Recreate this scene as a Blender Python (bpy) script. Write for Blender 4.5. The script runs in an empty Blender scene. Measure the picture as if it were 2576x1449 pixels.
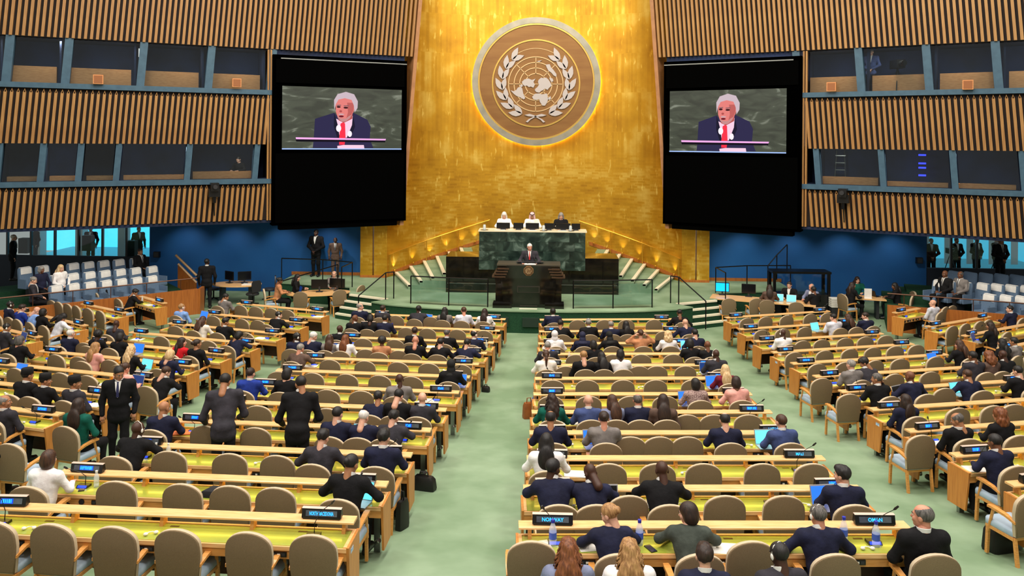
import bpy, math, random
import numpy as np
from mathutils import Matrix, Vector
random.seed(7)
R = math.radians
sc = bpy.context.scene
COL = sc.collection
# ---------------- camera ----------------
FPX, CAMH, YAW, ROLL, CY = 2000.0, 6.425779, R(2.476335), R(.431339), 352.225
cd = bpy.data.cameras.new('camera'); cam = bpy.data.objects.new('camera', cd); COL.objects.link(cam)
cd.sensor_fit = 'HORIZONTAL'; cd.sensor_width = 36; cd.lens = FPX / 2576 * 36
cd.shift_y = -(724.5 - CY) / 2576; cd.clip_end = 300; cd.clip_start = .05
_f = Vector((-math.sin(YAW), math.cos(YAW), 0)); _r = Vector((math.cos(YAW), math.sin(YAW), 0)); _u = _r.cross(_f)
_r2 = math.cos(ROLL) * _r + math.sin(ROLL) * _u; _u2 = -math.sin(ROLL) * _r + math.cos(ROLL) * _u
cam.matrix_world = Matrix(((_r2.x, _u2.x, -_f.x, 0), (_r2.y, _u2.y, -_f.y, 0), (_r2.z, _u2.z, -_f.z, CAMH), (0, 0, 0, 1)))
sc.camera = cam
def ray(x, y): return _f + (x - 1288) / FPX * _r2 - (y - CY) / FPX * _u2
def at_z(x, y, z):
    d = ray(x, y); return Vector((0, 0, CAMH)) + d * ((z - CAMH) / d.z)
def at_y(x, y, Y):
    d = ray(x, y); return Vector((0, 0, CAMH)) + d * (Y / d.y)
# ---------------- world, lamps, exposure ----------------
w = bpy.data.worlds.new('world'); sc.world = w; w.use_nodes = True
w.node_tree.nodes['Background'].inputs[0].default_value = (1.0, .95, .88, 1)
w.node_tree.nodes['Background'].inputs[1].default_value = .34
sc.view_settings.view_transform = 'Standard'; sc.view_settings.look = 'None'
sc.view_settings.gamma = 1; sc.view_settings.use_curve_mapping = False
sc.view_settings.exposure = 0.32
def area(name, loc, target, size, power, col=(1, .93, .83), size_y=None, spread=180):
    l = bpy.data.lights.new(name, 'AREA'); l.energy = power; l.color = col; l.size = size; l.spread = R(spread)
    if size_y: l.shape = 'RECTANGLE'; l.size_y = size_y
    o = bpy.data.objects.new(name, l); COL.objects.link(o); o.location = loc
    o.rotation_euler = (Vector(target) - Vector(loc)).to_track_quat('-Z', 'Y').to_euler(); return o
def spot(name, loc, target, power, ang, col=(1, .93, .83), blend=.5, rad=.15):
    l = bpy.data.lights.new(name, 'SPOT'); l.energy = power; l.color = col; l.spot_size = R(ang); l.spot_blend = blend; l.shadow_soft_size = rad
    o = bpy.data.objects.new(name, l); COL.objects.link(o); o.location = loc
    o.rotation_euler = (Vector(target) - Vector(loc)).to_track_quat('-Z', 'Y').to_euler(); return o
for X in (-9.5, -.5, 8.5):                       # rows of ceiling downlights over the hall
    for Y in (-2, 6, 14, 22):
        area('ceiling_lamp', (X, Y, 19), (X, Y, 0), 2.4, 640 if Y < 10 else 540)
for X in (-13, -7, 6, 12):                       # lamps under the ceiling rim that wash the slatted walls
    area('wall_wash_lamp', (X, 19, 16), (X * 1.1, 30.5, 6.5), 1.6, 230, (1, .9, .7))
for X in (-3.6, 2.6):                            # gold wall washers
    area('gold_wash_lamp', (X, 22.5, 17.5), (X * .8, 35, 4.5), 1.6, 300, (1, .88, .58))
for X in (-3.4, 2.6):                            # stage downlights
    spot('stage_lamp', (X, 25.5, 17.5), (X, 28.0, .7), 650, 16, blend=.9)
spot('podium_lamp', (-.5, 20, 16), (-.5, 27.6, 2.3), 700, 9, blend=.6)
spot('dais_lamp', (-.5, 22, 16), (-.5, 30.5, 4.0), 1100, 15, blend=.6)
for X in (-15, -13, -11, -9, 8, 10, 12, 14):     # recessed downlights along the blue walls
    spot('soffit_downlight', (X, 31.6, 3.15), (X, 32.7, .9), 60, 95, blend=.9, rad=.06)
# ---------------- helpers ----------------
class MB:
    def __init__(s): s.v = []; s.f = []; s.m = []
    def add(s, V, F, mi=0):
        o = len(s.v); s.v += [tuple(p) for p in V]; s.f += [tuple(i + o for i in f) for f in F]; s.m += [mi] * len(F); return s
    def box(s, x0, x1, y0, y1, z0, z1, mi=0, fn=None):
        V = [(x, y, z) for z in (z0, z1) for y in (y0, y1) for x in (x0, x1)]
        if fn: V = [fn(*p) for p in V]
        return s.add(V, [(0, 2, 3, 1), (4, 5, 7, 6), (0, 1, 5, 4), (2, 6, 7, 3), (0, 4, 6, 2), (1, 3, 7, 5)], mi)
    def hexa(s, V, mi=0):
        return s.add(V, [(0, 2, 3, 1), (4, 5, 7, 6), (0, 1, 5, 4), (2, 6, 7, 3), (0, 4, 6, 2), (1, 3, 7, 5)], mi)
    def loft(s, rings, mi=0, cap=True, close=True):
        n = len(rings[0]); V = [p for r in rings for p in r]; F = []
        for i in range(len(rings) - 1):
            for j in range(n if close else n - 1):
                a = i * n + j; b = i * n + (j + 1) % n; F.append((a, b, b + n, a + n))
        if cap: F.append(tuple(range(n))[::-1]); F.append(tuple(range((len(rings) - 1) * n, len(rings) * n)))
        return s.add(V, F, mi)
    def prism(s, poly, a, b, mi=0, ax='z'):
        g = {'z': lambda p, h: (p[0], p[1], h), 'y': lambda p, h: (p[0], h, p[1]), 'x': lambda p, h: (h, p[0], p[1])}[ax]
        return s.loft([[g(p, a) for p in poly], [g(p, b) for p in poly]], mi)
    def tube(s, pts, r, n=6, mi=0, flat=1.0):
        P = [Vector(p) for p in pts]; rr = r if isinstance(r, (list, tuple)) else [r] * len(P); rings = []
        for i, p in enumerate(P):
            d = (P[min(i + 1, len(P) - 1)] - P[max(i - 1, 0)]).normalized()
            a = d.cross(Vector((0, 0, 1)));
            if a.length < .05: a = d.cross(Vector((0, 1, 0)))
            a.normalize(); b = a.cross(d)
            rings.append([tuple(p + (a * math.cos(t) + b * math.sin(t) * flat) * rr[i]) for t in [2 * math.pi * k / n for k in range(n)]])
        return s.loft(rings, mi)
    def lathe(s, prof, n=12, c=(0, 0, 0), mi=0):
        return s.loft([[(c[0] + r * math.cos(2 * math.pi * k / n), c[1] + r * math.sin(2 * math.pi * k / n), c[2] + z) for k in range(n)] for r, z in prof], mi)
    def sph(s, c, rx, ry, rz, n=10, m=6, mi=0):
        return s.loft([[(c[0] + rx * math.sin(t) * math.cos(2 * math.pi * k / n), c[1] + ry * math.sin(t) * math.sin(2 * math.pi * k / n), c[2] - rz * math.cos(t)) for k in range(n)]
                       for t in [.12 + (math.pi - .24) * i / m for i in range(m + 1)]], mi)
    def mesh(s, name, mats, ang=35, smooth=True):
        me = bpy.data.meshes.new(name); me.from_pydata(s.v, [], s.f)
        for m in (mats if isinstance(mats, (list, tuple)) else [mats]): me.materials.append(m)
        if any(s.m): me.polygons.foreach_set('material_index', s.m)
        if smooth:
            me.shade_smooth(); me.set_sharp_from_angle(angle=R(ang))
        me.update(); return me
def tag(o, label=None, cat=None, group=None, kind=None):
    if label: o['label'] = label
    if cat: o['category'] = cat
    if group: o['group'] = group
    if kind: o['kind'] = kind
    return o
def ob(name, me, parent=None, loc=None, rz=0, label=None, cat=None, group=None, kind=None, rot=None, scale=None):
    o = bpy.data.objects.new(name, me); COL.objects.link(o)
    if loc is not None: o.location = loc
    if rot is not None: o.rotation_euler = rot
    elif rz: o.rotation_euler = (0, 0, rz)
    if scale is not None: o.scale = scale if isinstance(scale, (tuple, list)) else (scale,) * 3
    if parent: o.parent = parent
    return tag(o, label, cat, group, kind)
def bx(name, m, parent, x0, x1, y0, y1, z0, z1, **k): return ob(name, MB().box(x0, x1, y0, y1, z0, z1).mesh(name, m), parent, **k)
NUM = ['zero', 'one', 'two', 'three', 'four', 'five', 'six', 'seven', 'eight', 'nine', 'ten', 'eleven', 'twelve', 'thirteen']
ORD = ['zeroth', 'first', 'second', 'third', 'fourth', 'fifth', 'sixth', 'seventh', 'eighth', 'ninth', 'tenth']
# ---------------- materials ----------------
def lin(c): return tuple(((v / 255) / 12.92 if v <= 10 else (((v / 255) + .055) / 1.055) ** 2.4) for v in c) + (1,)
MATS = {}
def mat(name, c, rough=.6, metal=0, em=0, noise=None, bump=0, coat=0, spec=.5, ns=(1, 1, 1), emc=None, bd=.01):
    """c: sRGB base; noise=(scale, second sRGB colour, stretch); bump: fine relief"""
    if name in MATS: return MATS[name]
    m = bpy.data.materials.new(name); m.use_nodes = True; nt = m.node_tree; b = nt.nodes['Principled BSDF']
    b.inputs['Base Color'].default_value = lin(c); b.inputs['Roughness'].default_value = rough; b.inputs['Metallic'].default_value = metal
    b.inputs['Coat Weight'].default_value = coat; b.inputs['Specular IOR Level'].default_value = spec; b.inputs['Coat Roughness'].default_value = .12
    if em: b.inputs['Emission Color'].default_value = lin(emc or c); b.inputs['Emission Strength'].default_value = em
    if noise or bump:
        tc = nt.nodes.new('ShaderNodeTexCoord'); mp = nt.nodes.new('ShaderNodeMapping'); nz = nt.nodes.new('ShaderNodeTexNoise')
        mp.inputs['Scale'].default_value = ns; nz.inputs['Scale'].default_value = noise[0] if noise else 60; nz.inputs['Detail'].default_value = 4
        nt.links.new(tc.outputs['Object'], mp.inputs[0]); nt.links.new(mp.outputs[0], nz.inputs[0])
        if noise:
            mx = nt.nodes.new('ShaderNodeMix'); mx.data_type = 'RGBA'; mx.inputs[6].default_value = lin(c); mx.inputs[7].default_value = lin(noise[1])
            rp = nt.nodes.new('ShaderNodeValToRGB'); rp.color_ramp.elements[0].position = .38; rp.color_ramp.elements[1].position = .66
            nt.links.new(nz.outputs[0], rp.inputs[0]); nt.links.new(rp.outputs[0], mx.inputs[0]); nt.links.new(mx.outputs[2], b.inputs['Base Color'])
        if bump:
            bp = nt.nodes.new('ShaderNodeBump'); bp.inputs['Strength'].default_value = bump; bp.inputs['Distance'].default_value = bd
            nt.links.new(nz.outputs[0], bp.inputs['Height']); nt.links.new(bp.outputs[0], b.inputs['Normal'])
    MATS[name] = m; return m
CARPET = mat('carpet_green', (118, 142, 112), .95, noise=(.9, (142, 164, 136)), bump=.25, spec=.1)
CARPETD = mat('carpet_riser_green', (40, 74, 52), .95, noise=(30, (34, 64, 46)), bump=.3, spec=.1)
WOOD = mat('maple_wood', (222, 158, 84), .38, noise=(4, (204, 138, 66)), ns=(1.2, 9, 14), coat=.15)
WOODP = mat('maple_panel', (206, 136, 62), .42, noise=(3, (190, 120, 52)), ns=(10, 10, 1.0), coat=.1)
WOODL = mat('pale_maple', (242, 194, 134), .36, noise=(4, (230, 176, 112)), ns=(1.2, 9, 14), coat=.15)
WOODD = mat('walnut_dark', (70, 36, 20), .55, noise=(6, (56, 28, 14)), ns=(1, 1, 6))
SLAT = mat('slat_wood', (170, 125, 70), .5, noise=(3, (150, 104, 54)), ns=(6, 6, .5))
SLATB = mat('slat_backing', (34, 20, 16), .8, noise=(8, (26, 18, 18)))
PARW = mat('parapet_wood', (176, 104, 44), .4, noise=(3, (156, 88, 36)), ns=(6, 6, .7), coat=.1)
SHELF = mat('booth_shelf_wood', (218, 148, 92), .45, noise=(3, (200, 130, 78)), ns=(1, 4, 10))
INLAY = mat('green_leather', (162, 170, 62), .25, noise=(2.2, (146, 158, 62)), coat=.5, spec=.6)
RLED = mat('reading_light_led', (255, 226, 90), .5, em=7)
FAB = mat('taupe_fabric', (134, 114, 88), .9, noise=(220, (118, 100, 76)), bump=.2, spec=.2)
FABE = mat('taupe_piping', (196, 178, 150), .7)
SEATB = mat('pale_blue_leather', (170, 190, 208), .5, noise=(6, (158, 178, 198)))
BLACKP = mat('black_plastic', (14, 13, 15), .35)
DGREY = mat('dark_grey_plastic', (44, 44, 48), .45)
SILV = mat('brushed_steel', (150, 152, 150), .35, .9)
WHITEP = mat('white_plastic', (236, 232, 224), .4)
PAPER = mat('white_paper', (240, 236, 230), .8, noise=(14, (230, 226, 222)))
PLTOP = mat('plate_bevel', (206, 182, 166), .35)
LCD = mat('lcd_grey', (70, 76, 90), .25, noise=(7, (96, 104, 112)))
LCDB = mat('lcd_blue_text', (40, 160, 255), .4, em=1.5)
LCDG = mat('lcd_blue_glow', (10, 60, 200), .4, em=.8)
MICB = mat('console_blue_display', (30, 60, 255), .4, em=1.3)
BLUEW = mat('blue_wall_paint', (16, 92, 160), .75, noise=(.55, (12, 82, 148)), bump=.08)
BLUEF = mat('blue_grey_frame', (62, 94, 116), .5, noise=(5, (54, 84, 106)))
NAVYW = mat('booth_navy_wall', (26, 44, 84), .8, noise=(.8, (18, 28, 54)))
UPH = mat('slate_blue_fabric', (104, 126, 152), .85, noise=(60, (94, 116, 142)), bump=.15, spec=.2)
CLOTH = mat('white_cloth', (238, 236, 232), .85, noise=(9, (226, 224, 222)))
STEELB = mat('black_rail_metal', (22, 22, 24), .35, .6)
BRASS = mat('brass_rail', (236, 184, 70), .28, .9)
NOSE = mat('white_step_nosing', (238, 230, 206), .5)
BMAR = mat('black_marble', (14, 13, 12), .08, noise=(3.5, (26, 24, 20)), spec=.6)
BRONZ = mat('bronze_panel', (150, 108, 62), .4, .45, noise=(1.4, (138, 96, 54)), ns=(.5, 1, 3))
SILVR = mat('pale_silver_metal', (176, 168, 152), .35, .6, noise=(2.5, (156, 152, 138)))
GOLDR = mat('polished_gold_ring', (250, 206, 110), .25, .85)
EMBW = mat('emblem_white_metal', (196, 186, 186), .4, .25)
EMBL = mat('emblem_line_gold', (226, 190, 140), .35, .5)
def node_mat(name, fn):
    m = bpy.data.materials.new(name); m.use_nodes = True; fn(m.node_tree, m.node_tree.nodes['Principled BSDF']); MATS[name] = m; return m
def _gold(nt, b):
    N = nt.nodes.new; L = nt.links.new; tc = N('ShaderNodeTexCoord')
    def brick(w, h, sx, rot):
        mp = N('ShaderNodeMapping'); mp.inputs['Rotation'].default_value = (R(90), 0, 0); br = N('ShaderNodeTexBrick')
        br.inputs['Scale'].default_value = 1; br.inputs['Brick Width'].default_value = w; br.inputs['Row Height'].default_value = h
        br.inputs['Mortar Size'].default_value = .012; br.inputs['Bias'].default_value = 0
        br.inputs['Color1'].default_value = (0, 0, 0, 1); br.inputs['Color2'].default_value = (1, 1, 1, 1); br.inputs['Mortar'].default_value = (.62, .62, .62, 1); br.offset = .37
        L(tc.outputs['Object'], mp.inputs[0]); L(mp.outputs[0], br.inputs[0]); return br
    b1 = brick(.13, 1.7, 1, 0); b2 = brick(.3, .11, 1, 0)
    sp = N('ShaderNodeSeparateXYZ'); L(tc.outputs['Object'], sp.inputs[0])
    mr = N('ShaderNodeMapRange'); mr.inputs[1].default_value = 5.0; mr.inputs[2].default_value = 6.2; L(sp.outputs[2], mr.inputs[0])
    nz = N('ShaderNodeTexNoise'); nz.inputs['Scale'].default_value = .9; nz.inputs['Detail'].default_value = 6; L(tc.outputs['Object'], nz.inputs[0])
    mx = N('ShaderNodeMix'); mx.data_type = 'RGBA'; L(mr.outputs[0], mx.inputs[0]); L(b2.outputs[0], mx.inputs[6]); L(b1.outputs[0], mx.inputs[7])
    ad = N('ShaderNodeMath'); ad.operation = 'MULTIPLY_ADD'; ad.inputs[1].default_value = .17; L(mx.outputs[2], ad.inputs[0]); 
    n2 = N('ShaderNodeMath'); n2.operation = 'MULTIPLY'; n2.inputs[1].default_value = .85; L(nz.outputs[0], n2.inputs[0]); L(n2.outputs[0], ad.inputs[2])
    mg = N('ShaderNodeMapping'); mg.inputs['Scale'].default_value = (5, 5, 1.3); L(tc.outputs['Object'], mg.inputs[0]); ng = N('ShaderNodeTexNoise'); ng.inputs['Scale'].default_value = 1.4; ng.inputs['Detail'].default_value = 3; L(mg.outputs[0], ng.inputs[0])
    gr = N('ShaderNodeMapRange'); gr.inputs[1].default_value = .62; gr.inputs[2].default_value = .74; gr.inputs[3].default_value = 0; gr.inputs[4].default_value = .3; L(ng.outputs[0], gr.inputs[0])  # glints on the gold leaf, painted into its colour as bright streaks
    a2 = N('ShaderNodeMath'); a2.operation = 'ADD'; L(ad.outputs[0], a2.inputs[0]); L(gr.outputs[0], a2.inputs[1]); ad = a2
    rp = N('ShaderNodeValToRGB'); e = rp.color_ramp.elements; e[0].position = .2; e[0].color = lin((164, 112, 20)); e[1].position = .95; e[1].color = lin((255, 226, 120))
    x = e.new(.55); x.color = lin((208, 156, 40)); L(ad.outputs[0], rp.inputs[0]); L(rp.outputs[0], b.inputs['Base Color'])
    b.inputs['Metallic'].default_value = .62; b.inputs['Roughness'].default_value = .42
    bp = N('ShaderNodeBump'); bp.inputs['Strength'].default_value = .35; bp.inputs['Distance'].default_value = .02; L(ad.outputs[0], bp.inputs['Height']); L(bp.outputs[0], b.inputs['Normal'])
GOLD = node_mat('gold_leaf', _gold)
def _marble(nt, b):
    N = nt.nodes.new; L = nt.links.new; tc = N('ShaderNodeTexCoord'); oi = N('ShaderNodeObjectInfo'); va = N('ShaderNodeVectorMath'); va.operation = 'ADD'
    sc_ = N('ShaderNodeVectorMath'); sc_.operation = 'SCALE'; sc_.inputs[3].default_value = 37; L(oi.outputs['Random'], sc_.inputs[0])
    L(tc.outputs['Object'], va.inputs[0]); L(sc_.outputs[0], va.inputs[1])
    nz = N('ShaderNodeTexNoise'); nz.inputs['Scale'].default_value = 1.6; nz.inputs['Detail'].default_value = 7; nz.inputs['Distortion'].default_value = 1.6; L(va.outputs[0], nz.inputs[0])
    rp = N('ShaderNodeValToRGB'); e = rp.color_ramp.elements; e[0].position = .36; e[0].color = lin((26, 40, 36)); e[1].position = .76; e[1].color = lin((122, 142, 132))
    x = e.new(.55); x.color = lin((50, 68, 60)); L(nz.outputs[0], rp.inputs[0])
    mx = N('ShaderNodeMix'); mx.data_type = 'RGBA'; mx.blend_type = 'MULTIPLY'; mx.inputs[0].default_value = 1; L(rp.outputs[0], mx.inputs[6])
    mr = N('ShaderNodeMapRange'); mr.inputs[3].default_value = .6; mr.inputs[4].default_value = 1.15; L(oi.outputs['Random'], mr.inputs[0]); L(mr.outputs[0], mx.inputs[7])
    L(mx.outputs[2], b.inputs['Base Color']); b.inputs['Roughness'].default_value = .25
GMAR = node_mat('green_marble', _marble)
def _glass(nt, b):
    N = nt.nodes.new; nt.nodes.remove(b); t = N('ShaderNodeBsdfTransparent'); g = N('ShaderNodeBsdfGlossy'); g.inputs['Roughness'].default_value = .03
    t.inputs[0].default_value = (.82, .9, .92, 1); f = N('ShaderNodeFresnel'); f.inputs[0].default_value = 1.45; m = N('ShaderNodeMixShader')
    nt.links.new(f.outputs[0], m.inputs[0]); nt.links.new(t.outputs[0], m.inputs[1]); nt.links.new(g.outputs[0], m.inputs[2]); nt.links.new(m.outputs[0], nt.nodes['Material Output'].inputs[0])
GLASS = node_mat('clear_glass', _glass)
def _pet(nt, b):
    b.inputs['Base Color'].default_value = (.85, .92, .95, 1); b.inputs['Roughness'].default_value = .1; b.inputs['Alpha'].default_value = .45
PET = node_mat('clear_plastic_bottle', _pet)
def flat(name, c, e=1.0):
    return mat(name, (8, 8, 8), .8, em=e * .78, spec=.05, emc=c)
# ================= setting: floor, stage, walls =================
X0 = -.5                                            # symmetry axis of the hall
FIT = {'CR': [[-0.16232, 24.71151, -0.0099, -1.46544, 0, 0.00064], [4.00929, 25.11693, 0.06133, -1.48248, -0.00575, 0.00086]],
       'CL': [[-5.52771, 25.06812, -0.11303, -1.48401, 0.00286, 0.00024], [-1.22713, 24.69671, -0.08783, -1.45853, 0.00105, 0.00012]],
       'L': [[-10.24474, 26.12207, -0.50962, -1.45051, 0.02155, -0.00073], [-6.91877, 25.05533, -0.23952, -1.43646, 0.00677, -0.00105]],
       'R': [[5.64929, 25.21037, 0.09238, -1.43919, -0.00454, -0.0008], [9.28242, 26.46836, 0.27934, -1.47599, -0.01554, 0.00031]]}
FLR = {1: ((-13.95, 26.86), (-12.56, 25.79)), 2: ((-15.2, 25.52), (-13.06, 24.29)), 3: ((-16.6, 24.4), (-13.33, 22.56)), 4: ((-17.3, 23.0), (-13.79, 21.17))}
FRR = {1: ((11.26, 26.19), (12.4, 26.98)), 2: ((11.42, 24.3), (14.1, 25.91)), 3: ((11.92, 23.2), (15.2, 25.2)), 4: ((12.15, 21.83), (15.6, 23.9))}
ZC = [.497, .488, .507, .608, .735, .859, .983, 1.122, 1.279, 1.443, 1.641, 1.874, 1.87]
ZS = [.55, .53, .54, .618, .734, .853, .975, 1.1, 1.23, 1.397, 1.589, 1.788, 2.0]
def row_ends(b, i):
    if b == 'FL': return [Vector(p) for p in FLR[i]]
    if b == 'FR': return [Vector(p) for p in FRR[i]]
    t = i - 1
    return [Vector((c[0] + c[2] * t + c[4] * t * t, c[1] + c[3] * t + c[5] * t * t)) for c in FIT[b]]
def _lines():
    out = []
    for i in range(1, 14):
        P = [p for b in ('L', 'CL', 'CR', 'R') for p in row_ends(b, i)]; z = [ZS[i - 1] - .5] * 2 + [ZC[i - 1] - .5] * 4 + [ZS[i - 1] - .5] * 2
        if i <= 3: z = [0] * 8
        sl = (P[1].y - P[0].y) / (P[1].x - P[0].x); sr = (P[7].y - P[6].y) / (P[7].x - P[6].x)
        P = [Vector((P[0].x - 16, P[0].y - 16 * sl))] + P + [Vector((P[7].x + 16, P[7].y + 16 * sr))]; z = [z[0]] + z + [z[-1]]
        out.append(([p.x for p in P], [p.y for p in P], z))
    return out
_LN = _lines()
def floor_z(x, y):
    ys_ = np.array([np.interp(x, a, b) for a, b, c in _LN]); zs_ = np.array([np.interp(x, a, c) for a, b, c in _LN])
    if y < ys_[-1]: z = zs_[-1] + (ys_[-1] - y) * .158
    else: z = float(np.interp(-y, -ys_, zs_))
    if y > 18.5 and (x < -11.5 or x > 10.5):
        w = min(1, (max(-11.5 - x, x - 10.5)) / 1.5) * min(1, (y - 18.5) / 1.5); z = z * (1 - w) + .08 * w * min(1, max(0, (27.5 - y) / 1.5))
    return float(z)
def structure(name, me, **k): return ob(name, me, kind='structure', **k)
mb = MB(); xs = np.arange(-27, 26.1, .5); ys = np.concatenate([np.arange(1, 26.5, .35), np.arange(26.5, 41, 1.5)])
mb.v = [(x, y, floor_z(x, y)) for y in ys for x in xs]; n = len(xs)
mb.f = [(j * n + i, j * n + i + 1, (j + 1) * n + i + 1, (j + 1) * n + i) for j in range(len(ys) - 1) for i in range(n - 1)]; mb.m = [0] * len(mb.f)
structure('floor', mb.mesh('floor', CARPET), label='pale green carpeted floor sloping down to the stage')
# stage platform
ZS_ = .74
arc = [(-5.58, 27.54), (-4.9, 27.1), (-3.83, 26.78), (-2.6, 26.56), (-1.3, 26.45), (0, 26.41)]
half = [(10.0, 32.85), (10.0, 30.9), (7.0, 30.2), (6.65, 28.75), (5.12, 28.0)] + [(-a, b) for a, b in arc]
poly = [(X0 - u, y) for u, y in half] + [(X0 + u, y) for u, y in half[::-1][1:]]
st = structure('stage_floor', MB().prism(poly, .70, ZS_).mesh('stage_floor', CARPET), label='green carpeted stage platform with curved front edge')
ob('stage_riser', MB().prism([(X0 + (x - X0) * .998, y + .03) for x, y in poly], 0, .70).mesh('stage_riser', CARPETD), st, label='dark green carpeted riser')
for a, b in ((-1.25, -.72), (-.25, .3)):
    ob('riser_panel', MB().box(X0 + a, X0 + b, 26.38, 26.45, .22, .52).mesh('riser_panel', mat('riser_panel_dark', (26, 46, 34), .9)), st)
def mir(u): return X0 + u
for s in (-1, 1):                                    # corner steps down to the floor
    for k in range(1, 4):
        z = ZS_ - .185 * k; dx, dy = -.4 * .25 * k, -.89 * .25 * k
        A = (5.25 - dx * 1.0, 28.05 + dy); B = (6.7 - dx, 28.8 + dy)
        pl = [(X0 + s * A[0], A[1]), (X0 + s * B[0], B[1]), (X0 + s * (B[0] - .1), B[1] + .9), (X0 + s * (A[0] - .3), A[1] + .9)]
        if s < 0: pl = pl[::-1]
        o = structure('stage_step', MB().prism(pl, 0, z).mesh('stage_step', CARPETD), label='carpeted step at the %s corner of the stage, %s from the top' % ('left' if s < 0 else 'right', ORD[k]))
        q = Vector((B[0] - A[0], B[1] - A[1])).normalized(); nn = Vector((-q.y, q.x)) * .11
        np_ = [(X0 + s * A[0], A[1] - .01), (X0 + s * B[0], B[1] - .01), (X0 + s * (B[0] + nn.x), B[1] + nn.y), (X0 + s * (A[0] + nn.x), A[1] + nn.y)]
        if s < 0: np_ = np_[::-1]
        ob('step_nosing', MB().prism(np_, z - .05, z + .012).mesh('step_nosing', NOSE), o, label='white step nosing')
    A = (5.12, 28.0); B = (6.65, 28.75); nn = Vector((-.45, .89)) * .11
    np_ = [(X0 + s * A[0], A[1] - .01), (X0 + s * B[0], B[1] - .01), (X0 + s * (B[0] + nn.x), B[1] + nn.y), (X0 + s * (A[0] + nn.x), A[1] + nn.y)]
    ob('step_nosing', MB().prism(np_ if s > 0 else np_[::-1], .69, .752).mesh('step_nosing', NOSE), st, label='white step nosing')
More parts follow.
